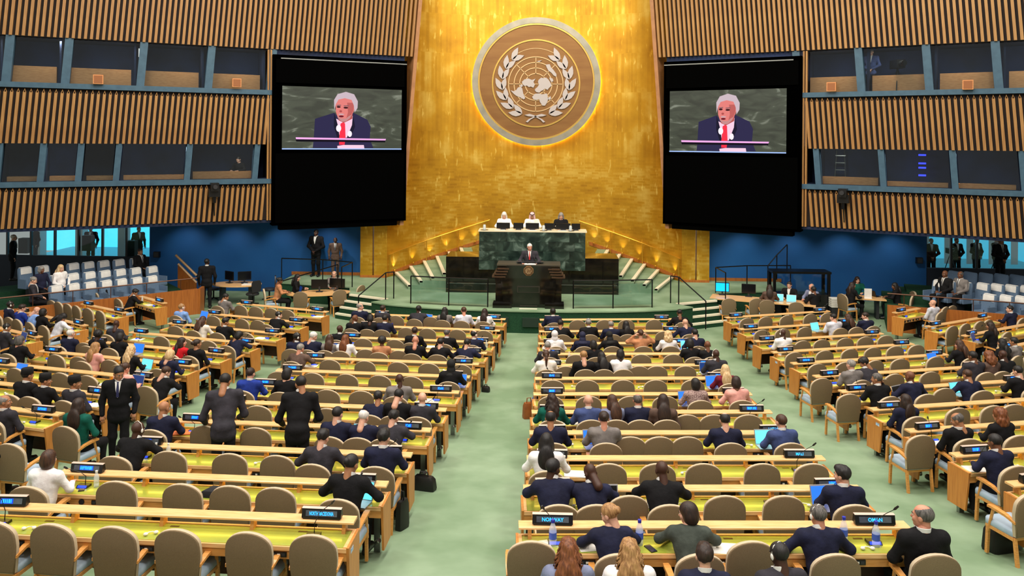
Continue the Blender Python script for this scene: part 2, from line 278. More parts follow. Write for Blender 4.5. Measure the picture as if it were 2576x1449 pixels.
# gold apse wall
def gy(u): return 34.9 - 2.4 * (abs(u) / 6) ** 4
us = np.linspace(-6.02, 6.02, 61); mb = MB()
mb.loft([[(X0 + u, gy(u), .7) for u in us], [(X0 + u, gy(u), 15) for u in us]], cap=False, close=False)
gw = structure('wall_gold', mb.mesh('wall_gold', GOLD, ang=60), label='tall concave gold leaf wall behind the stage')
for s in (-1, 1):
    a = MB().box(X0 + s * 6.0, X0 + s * 6.55, 32.42, 32.7, .72, 10) if s > 0 else MB().box(X0 - 6.55, X0 - 6.0, 32.42, 32.7, .72, 10)
    ob('gold_side_panel', a.mesh('gold_side_panel', GOLD), gw)
    u0, u1 = (6.6, 7.1) if s > 0 else (-7.1, -6.6)
    structure('gold_pilaster', MB().box(X0 + u0, X0 + u1, 32.36, 32.9, .72, 10).mesh('gold_pilaster', GOLD), label='narrow gold pilaster %s of the apse wall' % ('right' if s > 0 else 'left'))
    u0, u1 = (6.0, 7.1) if s > 0 else (-7.1, -6.0)
    structure('baseboard_%s' % ('right' if s > 0 else 'left'), MB().box(X0 + u0, X0 + u1, 32.33, 32.4, .73, .83).mesh('baseboard', PARW), label='wood baseboard below the %s gold pilaster' % ('right' if s > 0 else 'left'))
    u0, u1 = (7.12, 10.1) if s > 0 else (-10.1, -7.12)
    structure('baseboard_%s_rear' % ('right' if s > 0 else 'left'), MB().box(X0 + u0, X0 + u1, 32.8, 32.86, .73, .86).mesh('baseboard', PARW), label='wood baseboard along the %s blue wall' % ('right' if s > 0 else 'left'))
    u0, u1 = (7.1, 15.9) if s > 0 else (-16.2, -7.1)
    structure('wall_%s_blue' % ('right' if s > 0 else 'left'), MB().box(X0 + u0, X0 + u1, 32.86, 33.2, -.1, 5.2).mesh('wall_blue', BLUEW), label='deep blue painted wall under the %s screen' % ('right' if s > 0 else 'left'))
    # dais stairs against the gold wall
    side = 'right' if s > 0 else 'left'
    for k in range(6):
        ua, ub = 5.75 - .5 * k, 4.7 - .44 * k; ua1, ub1 = ua - .5, ub - .44; z = .9 + .16 * k
        pl = [(X0 + s * ua, gy(ua) - .02), (X0 + s * ub, 29.95), (X0 + s * ub1, 29.95), (X0 + s * ua1, gy(ua1) - .02)]
        if s > 0: pl = pl[::-1]
        o = structure('dais_step', MB().prism(pl, .74, z).mesh('dais_step', [CARPET]), label='green carpeted %s step of the %s dais stairs' % (ORD[k + 1], side))
        q = Vector((ub - ua, 29.95 - gy(ua))).normalized(); w_ = Vector((q.y, -q.x)) * .12
        if w_.x > 0: w_ = -w_
        np_ = [(X0 + s * (ua + .012), gy(ua) - .05), (X0 + s * (ub + .012), 29.95), (X0 + s * (ub + w_.x), 29.95 + w_.y * 0), (X0 + s * (ua + w_.x), gy(ua) - .05)]
        ob('step_nosing', MB().prism(np_[::-1] if s > 0 else np_, z - .06, z + .012).mesh('step_nosing', NOSE), o, label='white step nosing')
    hr = ob('stair_handrail', None, label='brass handrail climbing the %s dais stairs along the gold wall' % side, cat='handrail')
    pts = [(X0 + s * u, gy(u) - .16, 1.68 + (5.95 - u) * .31) for u in np.linspace(5.95, 1.95, 9)]
    ob('rail', MB().tube(pts, .02, 8).mesh('rail', BRASS), hr)
    for u in (5.9, 4.6, 3.3, 2.0):
        zz = 1.68 + (5.95 - u) * .31
        ob('post', MB().tube([(X0 + s * u, gy(u) - .16, max(.8, zz - .95)), (X0 + s * u, gy(u) - .16, zz)], .02, 6).mesh('post', BRASS), hr)
    ob('stair_skirting', MB().loft([[(X0 + s * u, gy(u) - .03, .78 + max(0, 5.9 - u) * .31), (X0 + s * u, gy(u) - .03, .93 + max(0, 5.9 - u) * .31), (X0 + s * u, gy(u) + .05, .93 + max(0, 5.9 - u) * .31), (X0 + s * u, gy(u) + .05, .78 + max(0, 5.9 - u) * .31)] for u in np.linspace(6.0, 2.4, 12)]).mesh('stair_skirting', PARW), gw)
    for k, u in enumerate((5.75, 5.1, 4.45, 3.8, 3.15, 2.6)):
        zz = .95 + max(0, 5.75 - u) * .31
        o = ob('stair_uplight', MB().lathe([(.035, 0), (.04, .05), (.03, .07)], 8).mesh('stair_uplight', BRASS), loc=(X0 + s * u, gy(u) - .13, zz), label='small brass uplight %s from the foot of the %s dais stairs' % (ORD[k + 1], side), cat='uplight', group='stair uplights')
        spot('uplight_beam', (X0 + s * u, gy(u) - .13, zz + .09), (X0 + s * u, gy(u) - .04, zz + 1.6), 30, 70, (1, .84, .45), 1.0, .02)
# ---- splayed slatted side walls with booths ----
DX, DY = .8823, .4707
def wall_fn(s):
    def W(t, r, z): return (X0 + s * (5.7 + DX * t - DY * r), 32.3 - DY * t - DX * r, z)   # t along wall away from gold, r into the room
    return W
SH = .08
for s in (-1, 1):
    W = wall_fn(s); side = 'left' if s < 0 else 'right'
    def wb(t0, t1, r0, r1, z0, z1, shear=0):
        m = MB(); V = [W(t - shear * SH * (z - 6.2), r, z) for z in (z0, z1) for r in (r0, r1) for t in (t0, t1)]
        m.hexa(V if s < 0 else [V[i] for i in (1, 0, 3, 2, 5, 4, 7, 6)]); return m
    tiers = [('upper', 9.83, 15.0, -.45, 17), ('middle', 6.19, 8.03, 5.08, 17), ('lower', 3.32, 4.66, 4.95, 17)]
    for tn, z0, z1, t0, t1 in tiers:
        wl = structure('wall_%s_%s' % (side, tn), wb(t0, t1, -.2, -.03, z0 - .0, z1 + .08).mesh('wall_panel', SLATB), label='dark backing of the %s tier of slats on the %s wall' % (tn, side))
        # one slat mesh (fin with a pointed top), shared by the tier
        m = MB(); hw, dp = .046, .11
        def P(a, r, z): return (s * DX * a - s * DY * r, -DY * a - DX * r, z)
        top = z1 + (.02 if tn != 'upper' else 0); pk = .13 if tn != 'upper' else .0
        def shx(a, z): return a - SH * (z - 6.2)
        for r, in ((0,),): pass
        fb = lambda r: [P(shx(-hw, z0), r, z0), P(shx(hw, z0), r, z0), P(shx(hw, top - pk), r, top - pk), P(shx(-hw, top - pk), r, top - pk)]
        f0, f1 = fb(dp), fb(-.03)
        if pk:
            for q in (-1, 1):
                c_ = [(q * hw, top - pk), (q * (hw - .022), top - pk), (0, top - .03), (0, top)]
                V_ = [P(shx(a_, z_), r_, z_) for r_ in (-.03, dp * .8) for a_, z_ in c_]
                m.add(V_, [(0, 1, 2, 3), (4, 7, 6, 5), (0, 4, 5, 1), (1, 5, 6, 2), (2, 6, 7, 3), (3, 7, 4, 0)])
        m.loft([f1, f0] if s < 0 else [f0, f1]); me = m.mesh('slat', SLAT, smooth=False)
        t = t0 + .09
        while t < t1:
            tt = t + SH * 0; p = W(tt, 0, 0); ob('slat', me, wl, loc=(p[0], p[1], 0)); t += .185
    # blue-grey sills and lintels
    for nm, z in (('upper', 8.17), ('lower', 4.79)):
        structure('trim_%s_%s' % (side, nm), wb(4.9, 17, -.1, .13, z - .09, z + .09).mesh('sill', BLUEF), label='blue-grey sill beam under the %s booths of the %s wall' % (nm, side))
    # booths
    mull = {('left', 'upper'): [0, 150, 340, 512, 668], ('left', 'lower'): [0, 110, 205, 300, 478, 648],
            ('right', 'upper'): [2022, 2180, 2352, 2528], ('right', 'lower'): [2052, 2215, 2395, 2570]}
    for nm, z0, z1, sh in (('upper', 8.26, 9.83, .6), ('lower', 4.88, 6.19, .27)):
        ts = []
        for x in mull[(side, nm)]:
            d = ray(x, 200 if nm == 'upper' else 415); k = d.x / d.y       # X=kY on the wall line
            yy = (32.3 * DX + DY * 5.7 + DY * s * X0) / (DX + DY * s * k) if False else None
            # solve X0+s(5.7+DX t)=k(32.3-DY t)
            ts.append((k * 32.3 - X0 - s * 5.7) / (s * DX + k * DY))
        ts = sorted(ts); ts += [ts[-1] + 1.75, ts[-1] + 3.4]
        rm = structure('wall_%s_%s_booths' % (side, nm), wb(4.9, 17, -1.9, -1.8, z0 - .1, z1 + .1).mesh('booth_back', NAVYW), label='dark navy back wall of the %s interpreter booths, %s side' % (nm, side))
        ob('booth_ceiling', wb(4.9, 17, -1.9, -.2, z1, z1 + .08).mesh('booth_ceiling', NAVYW), rm)
        ob('booth_floor', wb(4.9, 17, -1.9, -.2, z0 - .1, z0).mesh('booth_floor', NAVYW), rm)
        for tq in (6, 8, 10, 12, 14):  # added unseen lamps behind the glass, brightening the booth desk fronts
            p_ = W(tq, -.3, z1 - .1); q_ = W(tq, -.75, z0 + .1); area('booth_fill_lamp', p_, q_, .2, 11 if nm == 'upper' else 6, (1, .88, .76))
        for k, t in enumerate(ts):
            wdt = .13 if nm == 'upper' else .1
            structure('booth_mullion', wb(t - wdt, t + wdt, -.35, .04, z0, z1, 1).mesh('booth_mullion', BLUEF), label='blue-grey mullion %s from the screen, %s booths, %s wall' % (ORD[k + 1], nm, side))
            ob('booth_partition', wb(t - .03, t + .03, -1.8, -.35, z0, z1).mesh('booth_partition', NAVYW), rm)
        for k in range(len(ts) - 1):
            a, b = ts[k] + .13, ts[k + 1] - .13
            wn = structure('window_%s_%s_%d' % (side, nm, k + 1), wb(a, b, -.2, -.19, z0, z1, 1).mesh('booth_glass', GLASS), label='glass pane of %s %s booth from the screen, %s wall' % (ORD[k + 1], nm, side))
            lit = nm == 'upper' or k == 0
            structure('booth_shelf', wb(a, b, -.95, -.55, z0, z0 + (sh if lit else .16)).mesh('booth_shelf', SHELF), label='wooden desk front in the %s %s booth from the screen, %s wall' % (ORD[k + 1], nm, side))
    structure('trim_%s_fascia' % side, wb(-.42, 4.95, -.4, -.06, 9.5, 9.95).mesh('fascia', NAVYW), label='dark fascia above the %s screen' % side)
    structure('wall_%s_booth_end' % side, wb(4.86, 4.93, -1.9, -.02, 3.2, 9.9).mesh('booth_end', NAVYW), label='dark end wall between booths and screen, %s side' % side)
    # soffit over the gallery and end trim at the gold wall
    structure('ceiling_%s_soffit' % side, wb(-.3, 17, -5.5, .0, 3.2, 3.3).mesh('soffit', NAVYW), label='dark soffit under the %s slatted wall' % side)
    structure('trim_%s_edge' % side, wb(-.62, -.47, -.9, .12, 2.9, 15, 1).mesh('edge_trim', mat('tan_edge', (176, 124, 84), .5, noise=(3, (160, 110, 72)))), label='tan vertical edge trim of the %s slatted wall beside the gold wall' % side)
    for k, tt in enumerate((4.93, 5.03)):
        structure('trim_%s_slat' % side, wb(tt - .03, tt + .03, -.05, .1, 3.3, 9.8).mesh('edge_slat', SLAT), label='tall wooden edge slat beside the %s screen, %s one' % (side, ('inner', 'outer')[k]))
    # ---- video screen ----
    vs = ob('video_screen', None, label='large black framed video screen on the %s wall showing a white-haired speaker' % side, cat='screen')
    for nm, a in (('housing', wb(-.42, 4.88, -.3, .25, 3.1, 9.62)), ('lower_panel', wb(-.3, 4.78, .25, .31, 3.2, 5.85)), ('upper_panel', wb(-.3, 4.78, .25, .31, 8.55, 9.45)), ('lower_lip', wb(-.05, 4.6, -.2, .22, 2.92, 3.12))):
        ob(nm, a.mesh(nm, mat('screen_panel_black', (1, 1, 1), .8, spec=.02) if nm != 'housing' else mat('screen_housing_black', (1, 1, 1), .8, spec=.0)), vs)
    ob('top_rail', wb(-.4, 4.6, .25, .3, 9.46, 9.5).mesh('top_rail', SILV), vs)
    ia, ib = (4.54, -.2); iz0, iz1 = 6.03, 8.43
    if s > 0: ia, ib = -.16, 4.36
    def S(u, v, r): return W(ia + (ib - ia) * u, .26 + r, iz0 + (iz1 - iz0) * v)
    def shape(nm, pts, m, r, lab=None):
        V = [S(x, y, r) for x, y in pts] + [S(x, y, r - .002) for x, y in pts]; n = len(pts)
        F = [tuple(range(n)), tuple(range(2 * n - 1, n - 1, -1))] + [(i, (i + 1) % n, n + (i + 1) % n, n + i) for i in range(n)]
        b_ = MB().add(V, F); return ob(nm, b_.mesh(nm, m, smooth=False), vs, label=lab)
    def _scr(nt, b):
        N = nt.nodes.new; L = nt.links.new; tc = N('ShaderNodeTexCoord'); mp = N('ShaderNodeMapping'); mp.inputs['Scale'].default_value = (.7, .7, 2.2); mp.inputs['Rotation'].default_value = (0, R(40), 0)
        nz = N('ShaderNodeTexNoise'); nz.inputs['Scale'].default_value = 1.3; nz.inputs['Detail'].default_value = 8; nz.inputs['Distortion'].default_value = 1.2
        rp = N('ShaderNodeValToRGB'); e = rp.color_ramp.elements; e[0].position = .35; e[0].color = lin((32, 40, 30)); e[1].position = .75; e[1].color = lin((150, 156, 140)); x = e.new(.58); x.color = lin((58, 66, 52))
        L(tc.outputs['Object'], mp.inputs[0]); L(mp.outputs[0], nz.inputs[0]); L(nz.outputs[0], rp.inputs[0]); L(rp.outputs[0], b.inputs['Emission Color'])
        b.inputs['Base Color'].default_value = (.01, .01, .01, 1); b.inputs['Emission Strength'].default_value = .85; b.inputs['Roughness'].default_value = .4
    SCRM = MATS.get('screen_marble') or node_mat('screen_marble', _scr)
    c = lambda pts: [((u - 165) / 750, 1 - (v - 548) / 382) for u, v in pts]
    def ell(cx, cy, rx, ry, n=20): return c([(cx + rx * math.cos(2 * math.pi * k / n), cy + ry * math.sin(2 * math.pi * k / n)) for k in range(n)])
    shape('display', [(0, 0), (1, 0), (1, 1), (0, 1)], SCRM, 0, 'screen picture of dark green marble')
    shape('picture_suit', c([(350, 925), (355, 865), (362, 745), (480, 705), (545, 770), (595, 700), (690, 745), (712, 790), (706, 865), (730, 925)]), flat('screen_navy', (50, 46, 82), .9), .003)
    shape('picture_shirt', c([(492, 742), (505, 790), (515, 860), (560, 860), (592, 780), (596, 722), (545, 765)]), flat('screen_pink_white', (255, 214, 236), 1.0), .005)
    shape('picture_tie', c([(520, 772), (534, 764), (548, 770), (552, 860), (546, 905), (512, 905), (512, 860)]), flat('screen_red', (255, 52, 76), 1.0), .007)
    shape('picture_neck', c([(505, 720), (595, 700), (594, 740), (540, 768), (508, 752)]), flat('screen_skin_dark', (198, 96, 92), .9), .006)
    shape('picture_face', c([(488, 640), (490, 700), (503, 738), (525, 757), (550, 757), (580, 735), (602, 695), (612, 650), (604, 610), (560, 592), (505, 604)]), flat('screen_skin', (236, 132, 126), 1.0), .009)
    shape('picture_face_shade', c([(560, 640), (606, 640), (600, 690), (578, 735), (552, 752), (566, 700)]), flat('screen_skin_shade', (206, 104, 100), .9), .010)
    shape('picture_hair', c([(480, 690), (478, 625), (500, 588), (552, 572), (604, 586), (628, 630), (626, 672), (608, 700), (602, 655), (588, 622), (545, 612), (506, 622), (490, 650)]), flat('screen_hair', (226, 204, 214), .85), .012)
    for cx, cy, rx, ry, nm, mm in ((507, 668, 13, 6, 'picture_eye', (60, 20, 30)), (552, 672, 15, 6, 'picture_eye', (60, 20, 30)), (524, 727, 16, 6, 'picture_mouth', (120, 20, 40)), (524, 714, 18, 5, 'picture_moustache', (230, 190, 196)), (520, 695, 9, 7, 'picture_nose', (200, 92, 90))):
        shape(nm, ell(cx, cy, rx, ry, 10), flat(nm + '_tone', mm, .8), .013)
    for pts_ in ([(494, 656), (522, 654), (522, 660), (495, 662)], [(538, 658), (570, 656), (570, 662), (539, 664)]): shape('picture_eyebrow', c(pts_), flat('screen_brow', (150, 110, 116), .8), .0135)
    shape('picture_beard', c([(498, 722), (508, 742), (526, 760), (552, 759), (576, 740), (590, 715), (572, 724), (552, 740), (524, 740), (508, 730)]), flat('screen_beard', (214, 150, 150), .9), .0125)
    shape('picture_lapel', c([(480, 706), (492, 742), (512, 800), (516, 862), (500, 862), (478, 790)]), flat('screen_lapel', (30, 28, 54), .8), .0045)
    shape('picture_lapel', c([(596, 702), (600, 740), (580, 810), (562, 862), (582, 862), (612, 790)]), flat('screen_lapel', (30, 28, 54), .8), .0045)
    shape('picture_microphone', ell(508, 802, 16, 22, 12), flat('screen_white', (255, 240, 250), 1.1), .014)
    shape('picture_badge', ell(578, 836, 14, 20, 10), MATS['screen_white'], .014)
    shape('picture_lectern', c([(246, 872), (808, 876), (806, 888), (250, 886)]), flat('screen_dark', (24, 16, 34), .6), .015)
    shape('picture_lectern_edge', c([(246, 860), (812, 866), (808, 876), (248, 872)]), flat('screen_pink', (250, 180, 240), 1.0), .016)
    shape('picture_paper', c([(500, 912), (540, 906), (668, 906), (672, 930), (502, 930)]), MATS['screen_pink_white'], .016)
    shape('picture_base_line', [(0, -.012), (1, -.012), (1, .006), (0, .006)], flat('screen_line', (170, 200, 255), 1.0), .017)
# ---- emblem on the gold wall ----
EC = Vector((-.46, 34.42, 8.96)); EU = 2.77 / 635
em = ob('wall_emblem', None, loc=EC, label='round silver and bronze emblem with world map and olive branches on the gold wall', cat='emblem')
def ring(nm, m, r0, r1, y0, y1, cx=742, cy=730, n=96, a0=0, a1=360):
    N = n + 1; rings = []
    for k in range(N):
        t = R(a0 + (a1 - a0) * k / n); p = [(((cx - 742) + r * math.cos(t)) * EU, y, (-(cy - 730) + r * math.sin(t)) * EU) for r, y in ((r0, y0), (r1, y0), (r1, y1), (r0, y1))]; rings.append(p)
    return ob(nm, MB().loft(rings[::-1], cap=(a1 - a0) < 360).mesh(nm, m), em)
def eplate(nm, pts, m, y0, y1, lab=None):
    V = [((u - 742) * EU, -(v - 730) * EU) for u, v in pts]
    ar = sum(V[i][0] * V[(i + 1) % len(V)][1] - V[(i + 1) % len(V)][0] * V[i][1] for i in range(len(V)))
    if ar < 0: V = V[::-1]
    return ob(nm, MB().prism(V, y1, y0, ax='y').mesh(nm, m, smooth=False), em, label=lab)
ob('disc', MB().prism([(570 * EU * math.cos(2 * math.pi * k / 96), 570 * EU * math.sin(2 * math.pi * k / 96)) for k in range(96)], .1, -.02, ax='y').mesh('disc', BRONZ), em, label='bronze disc')
ring('outer_ring', SILVR, 578, 636, -.1, .14); ring('gold_ring', GOLDR, 562, 580, -.07, .1); ring('inner_gold_ring', GOLDR, 424, 438, -.06, 0, 740, 748)
ob('backlight', MB().loft([[((626 + 8 * math.cos(q)) * EU * math.cos(t), .22 + .03 * math.sin(q), (626 + 8 * math.cos(q)) * EU * math.sin(t)) for q in [2 * math.pi * j / 6 for j in range(6)]] for t in [2 * math.pi * k / 64 for k in range(65)]], cap=False).mesh('backlight', mat('warm_led_strip', (255, 206, 100), .5, em=13)), em, label='warm light strip behind the rim')
for r in (270, 215, 160, 105): ring('parallel', EMBL, r - 4.5, r + 4.5, -.05, 0, 738, 755, 64)
ring('outer_parallel', EMBL, 352, 357, -.035, 0, 738, 755, 32, 45, 135)
for k in range(8):
    a = R(45 * k); r0, r1 = 100, 270
    if k % 4 == 0: r0 = 0
    dx, dy = math.cos(a), math.sin(a); px, py = -dy * 3.6, dx * 3.6
    eplate('meridian', [(738 + dx * r0 + px, 755 + dy * r0 + py), (738 + dx * r1 + px, 755 + dy * r1 + py), (738 + dx * r1 - px, 755 + dy * r1 - py), (738 + dx * r0 - px, 755 + dy * r0 - py)], EMBL, -.05, 0)
for nm, pts in (('continent', [(610, 760), (600, 735), (625, 710), (665, 700), (700, 715), (735, 702), (715, 735), (730, 760), (715, 792), (690, 780), (670, 786), (650, 770), (630, 776)]),
                ('continent', [(488, 818), (520, 827), (545, 815), (562, 790), (590, 783), (605, 800), (615, 850), (635, 895), (620, 908), (590, 890), (545, 872), (520, 852)]),
                ('continent', [(765, 715), (790, 692), (815, 696), (840, 690), (862, 710), (880, 735), (895, 770), (870, 792), (855, 812), (830, 800), (810, 815), (790, 825), (775, 840), (745, 835), (728, 815), (738, 798), (755, 785), (770, 760), (760, 735)]),
                ('continent', [(703, 882), (730, 852), (770, 847), (800, 857), (850, 848), (857, 880), (862, 905), (850, 940), (832, 968), (805, 968), (780, 930), (775, 905), (740, 912), (715, 905)]),
                ('continent', [(833, 562), (875, 558), (888, 590), (910, 612), (942, 655), (942, 682), (915, 670), (890, 640), (862, 622), (845, 590)]),
                ('island', [(745, 530), (770, 524), (798, 520), (772, 536)]), ('island', [(870, 690), (905, 700), (912, 725), (892, 735), (878, 712)]), ('island', [(860, 895), (884, 872), (892, 898), (872, 912)]), ('island', [(580, 770), (600, 758), (612, 772), (596, 788)])):
    eplate(nm, pts, EMBW, -.075, 0)
def leaf(x, y, ang, ln, wd):
    ca, sa = math.cos(R(ang)), math.sin(R(ang)); pts = []
    for t, w_ in ((0, 0), (.2, .34), (.45, .5), (.7, .38), (1, 0), (.7, -.3), (.45, -.42), (.2, -.3)):
        px, py = t * ln, w_ * wd; pts.append((x + px * ca - py * sa, y - (px * sa + py * ca)))
    return pts
for s in (-1, 1):
    for k in range(7):
        th = R(246 - 18.5 * k) if s < 0 else R(-66 + 18.5 * k); rr = 322 + 4 * min(k, 3)
        bx_, by_ = 738 + rr * math.cos(th), 755 - rr * math.sin(th); tang = math.degrees(th) + (-90 if s < 0 else 90)
        eplate('olive_leaf', leaf(bx_, by_, tang + (20 if s < 0 else -20), 140, 62), EMBW, -.09, 0)
        eplate('olive_leaf', leaf(bx_, by_, tang + (-24 if s < 0 else 24), 128, 58), EMBW, -.09, 0)
    eplate('olive_stem', [(738 - s * 110, 1062), (738 - s * 60, 1050), (738, 1068), (738 + s * 70, 1105), (738 + s * 96, 1130), (738 + s * 76, 1136), (738 + s * 50, 1108), (738, 1080), (738 - s * 70, 1075)][::1], EMBW, -.1, 0)
# ================= stage furniture =================
dz = ob('dais', None, loc=(X0, 29.48, ZS_), label='long black marble dais with raised green marble desk front', cat='dais')
bx('wing', BMAR, dz, -3.2, -1.9, 0, 1.4, 0, 1.33); bx('wing', BMAR, dz, 1.9, 3.2, 0, 1.4, 0, 1.33)
bx('base', BMAR, dz, -1.9, 1.9, .02, 1.4, 0, 1.3); bx('plinth_groove', SILV, dz, -3.15, 3.15, -.015, .0, .33, .35)
slab = bx('marble_front', GMAR, dz, -1.95, 1.95, -.02, .25, .88, 2.27)
xs_ = [-1.97, -1.33, -1.0, -.33, 0, .33, .66, 1.3, 1.64, 1.97]; zs_ = [.87, 1.22, 1.57, 1.92, 2.28]
for r in range(4):
    cuts = [xs_[0]] + [x + (.08 if r % 2 else -.06) for x in xs_[1:-1] if (int(x * 100) + r) % 3] + [xs_[-1]]
    for a, b in zip(cuts, cuts[1:]): bx('marble_tile', GMAR, slab, a + .003, b - .003, -.05, -.02, zs_[r] + .003, zs_[r + 1] - .003)
bx('desk_top', mat('dais_top_cream', (236, 222, 190), .4), dz, -2.0, 2.02, -.06, .75, 2.28, 2.33)
bx('seat_platform', CARPETD, dz, -1.9, 1.9, .75, 2.6, 1.3, 1.5)
for k, (x, wd) in enumerate(((-1.09, .5), (-.52, .37), (.0, .5), (.62, .34), (1.15, .55), (1.62, .32))):
    mo = ob('desk_monitor', None, loc=(X0 + x, 29.72, ZS_ + 2.33), label='low black monitor on the dais, %s from the left' % ORD[k + 1], cat='monitor', group='dais monitors')
    bx('display', BLACKP, mo, -wd / 2, wd / 2, -.02, .02, .04, .26); bx('stand', DGREY, mo, -.1, .1, -.06, .1, 0, .05)
for k, (x, nm) in enumerate(((-1.78, 'glass water jug'), (.42, 'glass tumbler'), (1.42, 'glass water jug'))):
    o = ob('water_glass', None, loc=(X0 + x, 29.55, ZS_ + 2.33), label='%s on the %s of the dais' % (nm, ('left end', 'middle', 'right end')[k]), cat='glass')
    ob('vessel', MB().lathe([(.05, 0), (.06, .02), (.055, .16), (.04, .2), (.036, .2), (.05, .14), (.05, .02)], 12).mesh('vessel', PET), o); ob('tray', MB().lathe([(.13, -.001), (.15, .012), (.12, .01)], 14).mesh('tray', SILV), o)
for k, x in enumerate((-1.2, .0, 1.15)):
    ob('document', MB().box(-.2, .2, -.06, .06, 0, .012).mesh('document', PAPER), loc=(X0 + x, 29.53, ZS_ + 2.332), label='white papers before the %s dais seat' % ('left', 'middle', 'right')[k], cat='papers')
# speaker podium
po = ob('podium', None, loc=(X0 - .07, 27.0, ZS_), label='black marble speaker podium with bronze emblem at stage front', cat='podium')
body = MB().loft([[(-1.12, 0, .0), (1.12, 0, .0), (1.12, .9, 0), (-1.12, .9, 0)], [(-1.12, 0, .8), (1.12, 0, .8), (1.12, .9, .8), (-1.12, .9, .8)], [(-1.16, .02, 1.02), (1.16, .02, 1.02), (1.16, .9, 1.02), (-1.16, .9, 1.02)], [(-1.06, .04, 1.4), (1.06, .04, 1.4), (1.06, .9, 1.4), (-1.06, .9, 1.4)]])
ob('body', body.mesh('body', BMAR, smooth=False), po)
ob('front_panel', MB().loft([[(-.86, -.05, .12), (.86, -.05, .12), (.86, .05, .12), (-.86, .05, .12)], [(-.95, -.06, 1.0), (.95, -.06, 1.0), (.95, .05, 1.0), (-.95, .05, 1.0)], [(-.74, -.03, 1.42), (.74, -.03, 1.42), (.74, .05, 1.42), (-.74, .05, 1.42)]]).mesh('front_panel', BMAR, smooth=False), po)
for s in (-1, 1):
    ob('foot', MB().loft([[(s * .56 + .56 * s * a, -.16 + b, z) for a, b in ((0, 0), (1.15, 0), (1.15, .5), (0, .5))][::s] for z in (0, .16)]).mesh('foot', BMAR), po)
    for k in range(4):
        t0 = 1.02 + .09 * k; sh = .1 * k
        ob('side_fin', MB().loft([[(s * (.78 - sh * .4), -.10 + .01 * k, z), (s * (1.24 - .06 * k), -.10 + .01 * k, z), (s * (1.24 - .06 * k), .5, z), (s * (.78 - sh * .4), .5, z)][::s] for z in (t0, t0 + .045)]).mesh('side_fin', mat('bronze_fin', (84, 62, 46), .4, .4)), po)
bx('top', mat('podium_top', (70, 66, 58), .3), po, -1.08, 1.08, -.02, .9, 1.41, 1.45)
bx('plaque', mat('plaque_frame', (66, 62, 56), .4, .5), po, -.38, .38, -.085, -.04, .52, .74); bx('plaque_field', BMAR, po, -.35, .35, -.09, -.05, .55, .71)
pe = ob('emblem', MB().lathe([(.001, 0), (.18, 0), (.18, .03), (.001, .035)], 8).mesh('emblem', mat('bronze_emblem', (150, 112, 74), .4, .5)), po, loc=(0, -.055, 1.26), rot=(R(90), R(22.5), 0), label='octagonal bronze emblem')
ob('emblem_map', MB().lathe([(.001, .036), (.12, .036), (.12, .042), (.001, .045)], 24).mesh('emblem_map', mat('emblem_map_dark', (104, 70, 44), .45, .5, noise=(26, (190, 160, 120)))), pe)
ob('emblem_ring', MB().loft([[((r) * math.cos(t), r * math.sin(t), z) for r, z in ((.125, .03), (.14, .03), (.14, .05), (.125, .05))] for t in [2 * math.pi * k / 24 for k in range(25)]], cap=False).mesh('emblem_ring', MATS['bronze_fin']), pe)
bx('reading_desk', DGREY, po, -.42, .5, .25, .6, 1.49, 1.51); bx('reading_stem', STEELB, po, -.1, .1, .4, .5, 1.44, 1.5)
ob('speech_papers', MB().box(-.2, .2, 0, .25, 0, .012).mesh('speech_papers', PAPER), loc=(X0 - .02, 27.02, ZS_ + 1.451), label='white speech papers on the podium top', cat='papers')
for k, x in enumerate((-.1, .16)):
    ob('podium_microphone', MB().tube([(0, .0, 0), (0, .0, .1), (-.05, .1, .26), (-.06, .14, .3)], [.012, .008, .008, .014], 6).mesh('podium_microphone', BLACKP), loc=(X0 + x, 27.1, ZS_ + 1.45), label='thin black gooseneck microphone on the podium, %s one' % ('left', 'right')[k], cat='microphone')
ob('floor_tile', MB().box(-.3, .3, 0, .12, 0, .01).mesh('floor_tile', NOSE), loc=(X0 - .07, 26.72, ZS_), label='cream strip on the stage floor before the podium', cat='mat')
